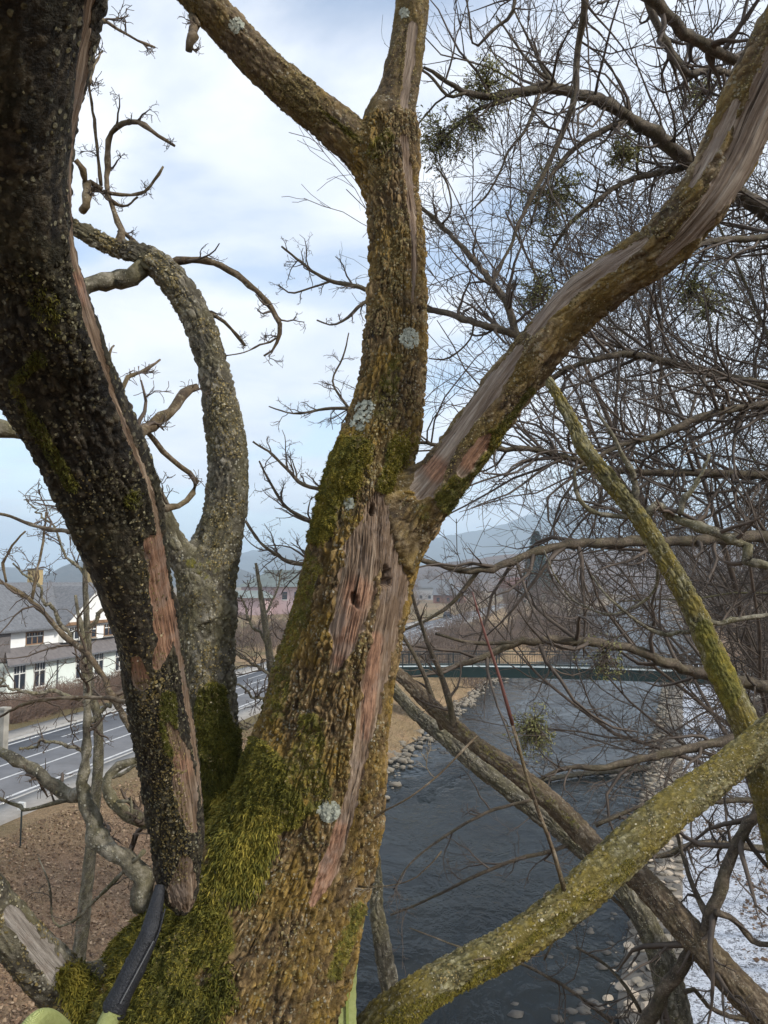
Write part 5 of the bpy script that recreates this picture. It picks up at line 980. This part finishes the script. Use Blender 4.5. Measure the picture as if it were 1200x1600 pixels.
emb = mesh_obj('embankment', vv, np.stack([k_, k_ + 1, k_ + 6, k_ + 5], 1), CONCB, kind='structure')
rs_ = np.random.default_rng(77); cnt = 0
def put_stone(parent, q, size, j, flat=0.45, yaw=None):
    o = link(bpy.data.objects.new('stone', SM[j][rs_.integers(0, 4)])); o.location = tuple(q); o.scale = (size, size * rs_.uniform(0.7, 1.0), size * flat * rs_.uniform(0.8, 1.2))
    o.rotation_euler = (rs_.normal(0, 0.15), rs_.normal(0, 0.15), rs_.uniform(0, 6.3) if yaw is None else yaw)
    if parent is not None: o.parent = parent
    return o
lo = 19.0
while lo < 62 and cnt < 285:
    r0 = np.interp(lo, *RIGHT); w_ = 0.0; sz = 0.0
    for a_ in np.arange(-0.95, 0.95, 0.36):
        if cnt >= 285: break
        s_ = rs_.uniform(0.2, 0.32); q = LL(r0 + a_ + rs_.uniform(-0.1, 0.1), lo + rs_.uniform(-0.2, 0.2), np.interp(a_, [-1.3, -0.85, -0.1, 1], [-3.4, -2.98, -2.70, -2.68])); put_stone(emb, q, s_, rs_.choice([0, 0, 1, 1, 2]), 0.35); cnt += 1
    lo += 0.50 + (lo - 19) * 0.021
big = []
import bmesh
def stone_stuff(name, label, P_, S_, js, parent=None):
    vs_, fs_, n_ = [], [], 0; base = [np.array([w_.co[:] for w_ in SM[0][i].vertices]) for i in (1, 3)]; bf = [np.array([p_.vertices[:] for p_ in SM[0][i].polygons]) for i in (1, 3)]
    for i, (q, s_) in enumerate(zip(P_, S_)):
        b_ = base[i % 2] * np.array([s_, s_ * rs_.uniform(0.6, 1), s_ * 0.5]); th = rs_.uniform(0, 6.3); c_, s2_ = math.cos(th), math.sin(th)
        b_ = np.stack([b_[:, 0] * c_ - b_[:, 1] * s2_, b_[:, 0] * s2_ + b_[:, 1] * c_, b_[:, 2]], 1) + q; vs_.append(b_); fs_.append(bf[i % 2] + n_); n_ += len(b_)
    o = mesh_obj(name, np.vstack(vs_), np.vstack(fs_), STONE[js], parent, kind='stuff')
    if parent is None: o['label'] = label; o['category'] = 'stones'
    return o
n_s = 1500; lo = rs_.uniform(40, 118, n_s); la = np.interp(lo, *RIGHT) + rs_.uniform(-1.2, 1.0, n_s)
stone_stuff('stones', '', [LL(a_, o_, -2.85 + rs_.uniform(-0.1, 0.12)) for a_, o_ in zip(la, lo)], rs_.uniform(0.12, 0.34, n_s), 0, emb)
n_s = 900; lo = rs_.uniform(42, 118, n_s); la = np.interp(lo, *LEFT) + rs_.normal(0, 0.75, n_s)
stone_stuff('bank_stones', 'grey and pale stones lining the foot of the grassy river bank beside the bridge', [LL(a_, o_, -2.95 + rs_.uniform(-0.05, 0.12) - 0.05 * (a_ - np.interp(o_, *LEFT))) for a_, o_ in zip(la, lo)], 0.10 + 0.42 * rs_.random(n_s) ** 2.2, 0)
n_s = 420; lo = rs_.normal(0, 1, n_s); la = rs_.uniform(0, 1, n_s)
pts_ = [LL(a_ * (np.interp(53 + 4 * a_, *RIGHT)) + (1 - a_) * np.interp(56, *LEFT), 56 - 6 * a_ + o_ * 1.2, -3.05) for a_, o_ in zip(la ** 0.6, lo)]
stone_stuff('riffle_stones', 'dark wet stones breaking the water across the river below the bridge', pts_, rs_.uniform(0.10, 0.32, n_s), 2)
n_s = 160; lo = rs_.uniform(18, 90, n_s); stone_stuff('shore_stones', 'scattered dark stones in the water along the stone embankment', [LL(np.interp(o_, *RIGHT) - 1.2 - abs(rs_.normal(0, 1.0)), o_, -3.03) for o_ in lo], rs_.uniform(0.10, 0.34, n_s), 2)
for (x_, y_, s_, w_) in ((985, 1480, 0.30, 'pale flat wet stone'), (975, 1545, 0.35, 'largest pale stone'), (990, 1500, 0.2, 'small pinkish stone'), (950, 1560, 0.2, 'lone small stone furthest out')):
    o = put_stone(None, G(x_, y_, -2.98), s_, 1, 0.5); o['label'] = w_ + ' in the dark shallows at the foot of the embankment'; o['category'] = 'stone'; o['group'] = 'pale stones in the shallows'
lg = thing('driftwood_log', 'dark driftwood log lying across the shallows below the footbridge', 'log', G(930, 1215, -2.9))
a0, a1 = G(800, 1228, -2.9), G(1010, 1200, -2.8)
bark_tube('trunk', [(*a0, 0.10), (*((a0 + a1) / 2 + np.array([0, 0.4, 0.05])), 0.16), (*a1, 0.22)], lg, BARK_DARK, res=0.06, plate=0.08, amp=0.02, seed=90)

# ------------------------------------------------------------------ white house
WALL = simple('white_render', (0.70, 0.76, 0.70), 0.85, 0.07, 0.8); WALL2 = simple('white_boards', (0.78, 0.78, 0.75), 0.8, 0.06, 0.8)
SLATE = simple('slate_roof', (0.125, 0.128, 0.135), 0.7, 0.35, 4.5, 0.03); SHING = simple('brown_shingles', (0.135, 0.12, 0.115), 0.8, 0.25, 3, 0.02)
FRAME = simple('white_frame', (0.66, 0.66, 0.62), 0.6, 0.05, 2); BRWN = simple('brown_shutter', (0.24, 0.14, 0.075), 0.7, 0.2, 3); BRICKY = simple('yellow_chimney', (0.36, 0.27, 0.13), 0.85, 0.2, 6)
m, nt, b = new_mat('window_glass'); b.inputs['Base Color'].default_value = (0.03, 0.035, 0.045, 1); b.inputs['Roughness'].default_value = 0.08; GLASS = m
C0 = G(8, 1103, 0); la0, lo0 = latlon(C0[0], C0[1]); HL = 24.0
hs = thing('white_house', 'white two storey house with slate roof and yellow chimneys beyond the road at the left', 'house', C0)
hu, hv = LL(0, 1), LL(1, 0)
def hb(a, b_, mb=None): mb = mb or MB(); return mb.box(C0, hu, hv, uz, a, b_)
hb((0, -10, -0.3), (HL, 0, 3.0)).obj('ground_floor_wall', WALL, hs)
hb((0.9, -9.2, 3.003), (HL - 0.6, -0.8, 5.6)).obj('upper_floor_wall', WALL2, hs)
def prism(pts, name, mat, **k):   # polygon points in (u, v, w) triples; faces list
    v_, f_ = pts; return mesh_obj(name, [C0 + hu * a + hv * b_ + uz * c for a, b_, c in v_], f_, mat, hs, **k)
prism(([(-0.5, 0.5, 2.9), (HL + 0.5, 0.5, 2.9), (HL + 0.1, -0.78, 4.0), (0.7, -0.78, 4.0), (-0.5, 0.5, 2.78), (HL + 0.5, 0.5, 2.78), (HL + 0.1, -0.78, 3.88), (0.7, -0.78, 3.88)],
       [(0, 1, 2, 3), (4, 7, 6, 5), (0, 4, 5, 1), (1, 5, 6, 2), (3, 2, 6, 7), (0, 3, 7, 4)]), 'skirt_roof', SHING)
e0, e1, ev0, ev1, ze, zr = -4.5, HL + 0.3, -0.2, -9.8, 5.35, 8.9
rf = prism(([(e0, ev0, ze), (e1, ev0, ze), (e1, ev1, ze), (e0, ev1, ze), (e0 + 0.4, -5, zr), (e1 - 3, -5, zr), (e0, ev0, ze - 0.18), (e1, ev0, ze - 0.18), (e1, ev1, ze - 0.18), (e0, ev1, ze - 0.18)],
            [(0, 1, 5, 4), (1, 2, 5), (2, 3, 4, 5), (3, 0, 4), (0, 6, 7, 1), (1, 7, 8, 2), (2, 8, 9, 3), (3, 9, 6, 0), (6, 9, 8, 7)]), 'roof', SLATE)
def child(parent, o):
    o.parent = parent; return o
def sub(name, mb, mat, parent): return mb.obj(name, mat, parent)
for u_ in (9.0, 17.4):
    cm = sub('chimney', hb((u_, -5.6, 8.0), (u_ + 0.85, -4.7, 10.0)), BRICKY, rf); hb((u_ - 0.06, -5.66, 10.003), (u_ + 0.91, -4.64, 10.1)).obj('chimney_cap', SLATE, rf)
sub('skylight', MB().add([C0 + hu * a + hv * b_ + uz * c for a, b_, c in ((-1.2, -1.9, 6.72), (-0.2, -1.9, 6.72), (-0.2, -2.5, 7.17), (-1.2, -2.5, 7.17), (-1.2, -1.9, 6.62), (-0.2, -1.9, 6.62), (-0.2, -2.5, 7.05), (-1.2, -2.5, 7.05))], [(0, 1, 2, 3), (0, 4, 5, 1), (1, 5, 6, 2), (2, 6, 7, 3), (3, 7, 4, 0)]), FRAME, rf)
# clad wing at the left and gable
hb((-4.0, -9, 3.1), (0.85, -0.45, 5.3)).obj('clad_wing', SHING, hs)
hb((-4.0, -9, -0.3), (-0.02, -1.5, 3.09)).obj('rear_wing_wall', SHING, hs)
prism(([(6.6, -0.3, 5.5), (15.4, -0.3, 5.5), (11, -0.3, 8.3), (6.6, -5, 5.5), (15.4, -5, 5.5), (11, -5, 8.3)], [(0, 1, 2), (3, 5, 4), (0, 3, 4, 1), (0, 2, 5, 3), (1, 4, 5, 2)]), 'gable_wall', WALL2)
for sg in (-1, 1):
    a_, b_ = 11 + sg * 4.9, 11
    prism(([(a_, 0.1, 5.3), (b_, 0.1, 8.55), (b_, -5, 8.55), (a_, -5, 5.3), (a_, 0.1, 5.1), (b_, 0.1, 8.35), (b_, -5, 8.35), (a_, -5, 5.1)], [(0, 1, 2, 3), (4, 7, 6, 5), (0, 4, 5, 1), (1, 5, 6, 2), (2, 6, 7, 3), (3, 7, 4, 0)]), 'gable_roof', SLATE)
hb((6.6, -0.295, 5.35), (15.4, -0.12, 5.6)).obj('gable_beam', BRWN, hs)
hb((-0.5, 0.503, 2.8), (HL + 0.5, 0.62, 2.92)).obj('gutter', SLATE, hs)
hb((-4.5, -0.197, 5.2), (6.0, -0.08, 5.32)).obj('gutter', SLATE, hs)
hb((6.9, -0.79, 4.0), (15.1, -0.32, 5.34)).obj('gable_bay', WALL2, hs)
def window(u0, u1, z0, z1, vf, nc, nr, shutter=False):
    w_ = hb((u0, vf - 0.05, z0), (u1, vf + 0.004, z1)).obj('window', GLASS, hs); mb = MB(); t_ = 0.08
    hb((u0 - t_, vf, z0 - t_), (u1 + t_, vf + 0.05, z0), mb); hb((u0 - t_, vf, z1), (u1 + t_, vf + 0.05, z1 + t_), mb)
    hb((u0 - t_, vf, z0 + 0.001), (u0, vf + 0.048, z1 - 0.001), mb); hb((u1, vf, z0 + 0.001), (u1 + t_, vf + 0.048, z1 - 0.001), mb)
    for i in range(1, nc): x_ = u0 + (u1 - u0) * i / nc; hb((x_ - 0.05, vf, z0), (x_ + 0.05, vf + 0.03, z1), mb)
    mb.obj('frame', FRAME if not shutter else BRWN, w_)
    mb = MB()
    for j in range(1, nr): y_ = z0 + (z1 - z0) * j / nr if nr > 2 else z0 + (z1 - z0) * 0.66; hb((u0, vf, y_ - 0.04), (u1, vf + 0.034, y_ + 0.04), mb)
    for i in range(nc): x_ = u0 + (u1 - u0) * (i + 0.5) / nc; hb((x_ - 0.02, vf, z0 + (z1 - z0) * 0.66), (x_ + 0.02, vf + 0.02, z1), mb)
    mb.obj('glazing_bars', FRAME, w_); hb((u0 - 0.15, vf, z0 - t_ - 0.08), (u1 + 0.15, vf + 0.12, z0 - t_ - 0.002)).obj('sill', CONC, w_)
for u_ in (0.75, 3.0, 8.2, 10.8, 14.0, 18.0, 21.0): window(u_, u_ + 1.25, 0.95, 2.75, 0.0, 2, 2)
for u_ in (3.0,): window(u_, u_ + 1.9, 4.15, 5.0, -0.8, 3, 2, True)
for u_ in (7.6, 10.0, 12.6): window(u_, u_ + 1.3, 4.2, 5.2, -0.32, 2, 2, u_ > 9)
for u_ in (5.7,): hb((u_, 0.005, 0), (u_ + 0.1, 0.1, 2.8)).obj('downpipe', SLATE, hs)
q = G(3, 1175, 0); gp = MB().box(q, hu, hv, uz, (-0.2, -0.2, 0), (0.2, 0.2, 2.2)).box(q, hu, hv, uz, (-0.26, -0.26, 2.203), (0.26, 0.26, 2.32)).obj('gate_post', CONC); gp['label'] = 'beige gate post by the pavement at the left edge'; gp['category'] = 'post'

# pink building with green roof
PINK = simple('pink_render', (0.50, 0.37, 0.37), 0.9, 0.08, 0.2); GROOF = simple('green_roof', (0.185, 0.21, 0.195), 0.7, 0.2, 0.4); DGR = simple('dark_green_roof', (0.12, 0.14, 0.13), 0.7, 0.2, 0.4)
pb0 = G(432, 962, 0); pk = thing('pink_building', 'long pink building with green metal roofs seen between the stems', 'building', pb0)
pc = lambda a, b_, c: pb0 + ux * a + uy * b_ + uz * c
MB().box(pb0, ux, uy, uz, (-10, 0, -0.5), (26, 22, 7.6)).obj('wall', PINK, pk)
rf2 = MB().add([pc(-11, -1, 7.5), pc(27, -1, 7.5), pc(27, 23, 7.5), pc(-11, 23, 7.5), pc(-6, 7, 11.3), pc(22, 7, 11.3), pc(22, 15, 11.3), pc(-6, 15, 11.3)], [(0, 1, 5, 4), (1, 2, 6, 5), (2, 3, 7, 6), (3, 0, 4, 7), (4, 5, 6, 7), (3, 2, 1, 0)]).obj('roof', DGR, pk)
MB().box(pb0, ux, uy, uz, (-6.4, 6.6, 11.303), (22.4, 15.4, 12.0)).obj('roof_lantern', GROOF, pk)
MB().box(pb0, ux, uy, uz, (-16, -6, -0.5), (-1, -0.02, 4.8)).obj('front_wing', PINK, pk)
MB().add([pc(-17, -7, 4.7), pc(0, -7, 4.7), pc(0, -0.1, 4.7), pc(-17, -0.1, 4.7), pc(-15, -3.5, 6.6), pc(-2, -3.5, 6.6)], [(0, 1, 5, 4), (1, 2, 5), (2, 3, 4, 5), (3, 0, 4), (3, 2, 1, 0)]).obj('porch_roof', GROOF, pk)
for i in range(7):
    w_ = MB().box(pb0, ux, uy, uz, (1.5 + i * 3.4, -0.06, 4.2), (2.9 + i * 3.4, 0.05, 6.2)).obj('window', GLASS, pk); MB().box(pb0, ux, uy, uz, (1.35 + i * 3.4, -0.1, 4.0), (3.05 + i * 3.4, -0.063, 4.2)).obj('sill', FRAME, w_)
# red house far down the valley
rh0 = G(795, 915, 0) * np.array([0.62, 0.62, 0]) ; rh0[2] = 0
def far_house(label, q, w_, d_, h_, rh, wallm, roofm, name='house'):
    t = thing(name, label, 'house', q); b_ = lambda a, c, e: q + ux * a + uy * c + uz * e
    MB().box(q, ux, uy, uz, (0, 0, -2), (w_, d_, h_)).obj('wall', wallm, t)
    MB().add([b_(-.5, -.5, h_ + .02), b_(w_ + .5, -.5, h_ + .02), b_(w_ + .5, d_ + .5, h_ + .02), b_(-.5, d_ + .5, h_ + .02), b_(-.5, d_ / 2, h_ + rh), b_(w_ + .5, d_ / 2, h_ + rh)], [(0, 1, 5, 4), (1, 2, 5), (2, 3, 4, 5), (3, 0, 4), (3, 2, 1, 0)]).obj('roof', roofm, t)
    for i in range(max(2, int(w_ / 4))):
        x_ = (i + 0.5) * w_ / max(2, int(w_ / 4)); MB().box(q, ux, uy, uz, (x_ - .6, -.08, 1.0), (x_ + .6, .02, 2.5)).obj('window', GLASS, t)
REDR = simple('red_roof', (0.155, 0.062, 0.05), 0.8, 0.2, 0.5); BRR = simple('brick_red', (0.19, 0.095, 0.07), 0.9, 0.2, 0.5); GRYW = simple('grey_wall', (0.36, 0.35, 0.34), 0.9, 0.1, 0.5)
far_house('red roofed house far down the valley right of the trunk', LL(-30, 430, 0) + np.array([P(778, 0, 430)[0] - LL(-30, 430)[0], 0, 0]), 15, 10, 5, 6, GRYW, REDR)
far_house('low brick red house beside the far end of the road', LL(-50, 300, 0), 12, 9, 3.5, 3, BRR, SLATE)
far_house('grey house behind the roadside trees in the distance', LL(-66, 350, 0), 16, 10, 6, 4, GRYW, SLATE)
# parked cars and poles
def car(label, q, yaw, colr, name='parked_car', cat='car'):
    t = thing(name, label, cat, q); cu = np.array([math.cos(yaw), math.sin(yaw), 0]); cv = np.array([-math.sin(yaw), math.cos(yaw), 0]); paint = simple(colr[0], colr[1], 0.3, 0.05, 1)
    def ring(profile, w0, w1, name_, mat):
        v_ = []; 
        for s_ in (-1, 1):
            for (x_, z_, t_) in profile: v_.append(q + cu * x_ + cv * s_ * (w0 + (w1 - w0) * t_) / 2 + uz * z_)
        n_ = len(profile); f_ = [tuple(range(n_ - 1, -1, -1)), tuple(range(n_, 2 * n_))] + [(i, (i + 1) % n_, n_ + (i + 1) % n_, n_ + i) for i in range(n_)]
        mesh_obj(name_, v_, f_, mat, t)
    ring([(-2.1, .3, 0), (2.1, .3, 0), (2.15, .7, 0), (1.2, .9, 0), (-2.0, .95, 0), (-2.15, .7, 0)], 1.72, 1.72, 'body', paint)
    ring([(-1.7, .955, 0), (1.15, .905, 0), (.5, 1.42, 1), (-1.3, 1.42, 1)], 1.6, 1.3, 'cabin_glass', GLASS); ring([(-1.32, 1.423, 0), (.52, 1.423, 0), (.45, 1.47, 1), (-1.25, 1.47, 1)], 1.32, 1.2, 'car_roof', paint)
    for a_ in (-1.3, 1.35):
        for s_ in (-.8, .8):
            c_ = q + cu * a_ + cv * s_ + uz * .33; v_ = [c_ + cv * e_ * .1 + cu * .33 * math.cos(k * math.pi / 6) + uz * .33 * math.sin(k * math.pi / 6) for e_ in (-1, 1) for k in range(12)]
            mesh_obj('wheel', v_, [tuple(range(11, -1, -1)), tuple(range(12, 24))] + [(k, (k + 1) % 12, 12 + (k + 1) % 12, 12 + k) for k in range(12)], BLACKF, t)
car('small white car parked beside the road seen past the trunk', LL(-20.2, 128, 0.02), math.pi / 2 - AZ, ('white_car_paint', (0.75, 0.75, 0.75)))
car('dark car standing further up the road', LL(-28, 190, 0.04), math.pi / 2 - AZ, ('dark_car_paint', (0.03, 0.035, 0.045)))
qg = LL(23, 74); qg[2] = float(height(qg[0:1], qg[1:2])[0]); car('pale green car parked behind the right end of the footbridge', qg, 0.2, ('green_car_paint', (0.22, 0.50, 0.40)))
for (la, lo, h_, lb) in ((-20.0, 210, 9, 'pale lamp post beside the far road near the red house'), (-21, 165, 8, 'lamp post by the road behind the footbridge'), (-32.8, 96, 8.5, 'lamp post on the far pavement seen between the stems')):
    q = LL(la, lo, 0); t = thing('lamp_post', lb, 'lamp post', q, 'lamp posts along the road')
    v, f = tubes(np.array([[q, q + [0, 0, h_ * .5], q + [0, 0, h_]]]), np.array([[.09, .07, .05]]), 8); mesh_obj('pole', v, f, CONC, t)
    MB().box(q + np.array([0, 0, h_]), ux, uy, uz, (-.1, -.1, .003), (1.1, .1, .12)).obj('lamp_head', CONC, t)
q = G(30, 1362, -1.0); q[2] = float(height(q[0:1], q[1:2])[0]); mk = thing('marker_post', 'thin stake with a small white plate standing in the leafy slope', 'marker', q)
MB().box(q, ux, uy, uz, (-.02, -.02, -.1), (.02, .02, 1.25)).obj('stake', RAILM, mk); MB().box(q, ux, uy, uz, (-.13, -.06, 1.253), (.13, .04, 1.52)).obj('plate', FRAME, mk)

# ------------------------------------------------------------------ far vegetation: a few kinds, copied
def copy_thing(src, loc, s_, yaw, label, group):
    r = src.copy(); C.objects.link(r); r.location = tuple(loc); r.scale = (s_, s_, s_); r.rotation_euler = (0, 0, yaw); r['label'] = label; r['group'] = group
    for ch in src.children: c_ = ch.copy(); C.objects.link(c_); c_.parent = r
    return r
def hz_(la, lo): q = LL(la, lo); q[2] = float(height(q[0:1], q[1:2])[0]) - 0.1; return q
REG = [('bare brown tree in the row on the left bank beyond the footbridge', 'bare trees on the left bank beyond the bridge', [(-14, 105), (-13, 125), (-9, 140), (-6, 160), (-12, 175), (-3, 190), (-8, 215), (0, 235), (-14, 240), (-4, 265), (3, 290), (-10, 300), (8, 330), (-2, 350), (14, 380), (0, 400), (-8, 255), (2, 215), (6, 250), (-2, 225), (4, 265), (-11, 200), (9, 300), (-16, 330), (-6, 320), (12, 345), (-20, 280), (18, 420), (-12, 360)], (0.6, 1.0)),
       ('bare tree in the row standing between road and pink building', 'bare trees beyond the road', [(-40, 92), (-44, 110), (-39, 124), (-48, 138), (-42, 150), (-52, 160), (-44, 172), (-38, 200), (-46, 225), (-38, 255), (-52, 270), (-40, 290)], (0.5, 0.85)),
       ('far bare tree closing the valley behind the red house', 'far bare trees across the valley', [(-60, 360), (-45, 380), (-30, 370), (-15, 400), (-5, 440), (10, 450), (20, 480), (-25, 450), (35, 500), (-50, 430), (50, 540), (5, 520), (-80, 400), (-70, 450), (65, 600), (30, 580)], (0.8, 1.3)),
       ('bare dark tree on the right bank downstream of the bridge', 'bare trees on the far right bank', [(26, 88), (29, 100), (24, 112), (32, 120), (28, 135), (36, 150), (31, 165), (42, 180), (38, 205), (48, 230), (44, 260), (55, 290), (52, 320), (70, 380), (84, 450), (100, 540)], (0.7, 1.15)),
       ('leafless garden tree behind the white house', 'garden trees behind the white house', [(-55, 60), (-60, 75), (-52, 84), (-66, 95), (-72, 70), (-58, 104), (-70, 120), (-80, 90)], (0.5, 0.75))]
protos = []
ri = np.random.default_rng(33); first_used = {}
for gi, (lb, gp_, spots, (s0, s1)) in enumerate(REG):
    for i, (la, lo) in enumerate(spots):
        k_ = int(ri.integers(0, 3)); q = hz_(la, lo); sc = ri.uniform(s0, s1)
        if k_ not in first_used:
            o = grow_tree('bare_tree', lb, 'tree', tuple(q), 12.0, (ri.normal(0, .05), ri.normal(0, .05)), 100 + k_, TWIG_FAR, TWIG_FAR, nb=22, dens=1.15, r0=0.15, rmin=0.019, spread=0.42, parts=False, group=gp_, first=0.06, up=0.12, levels=4)
            o.scale = (sc,) * 3; first_used[k_] = o
        else: copy_thing(first_used[k_], q, sc, ri.uniform(0, 6.3), lb, gp_)
def conifer(label, q, h_, seed):
    rng = np.random.default_rng(seed); t = thing('conifer', label, 'tree', q); q = np.array(q)
    v, f = tubes(np.array([[q, q + [0, 0, h_ * .5], q + [0, 0, h_]]]), np.array([[h_ * .014, h_ * .008, .02]]), 7); mesh_obj('trunk', v, f, BARK_FARM, t)
    n_ = 5200; u = rng.random(n_) ** 0.7; u = 0.1 + 0.88 * (np.floor(u * 22) / 22 + rng.uniform(0, .03, n_)); R_ = h_ * .25 * (1 - u) ** 0.85 * np.sqrt(rng.random(n_)) * 1.15; th = rng.uniform(0, 6.3, n_); R_ *= 0.75 + 0.45 * vnoise(np.stack([np.cos(th) * 3, np.sin(th) * 3, u * 16], 1), seed)
    pos = q + np.stack([np.cos(th) * R_, np.sin(th) * R_, u * h_ - R_ * .25], 1); L = np.full(n_, h_ * .035)
    blades(rng, pos, np.stack([np.cos(th), np.sin(th), np.full(n_, -.35)], 1), L, L * .28, rng.normal(0, .3, (n_, 3)), rng.random(n_), 'needles', NEEDLE_M, t)
BARK_FARM = simple('conifer_bark', (0.06, 0.045, 0.035), 0.9, 0.3, 1)
def conx(x, lo, top, lb, seed):
    # a conifer whose place is found from its direction and distance
    X_ = (x - 600) / 1200 * lo; q = np.array([X_, lo, 0.0]); la_, l2 = latlon(q[0], q[1]); q[2] = float(height(q[0:1], q[1:2])[0]) - .2; h_ = 9 + (908 - top) * lo / 1200 - q[2]; conifer(lb, q, h_, seed)
conx(838, 300, 826, 'tall dark spruce rising above the bare trees right of the trunk', 1)
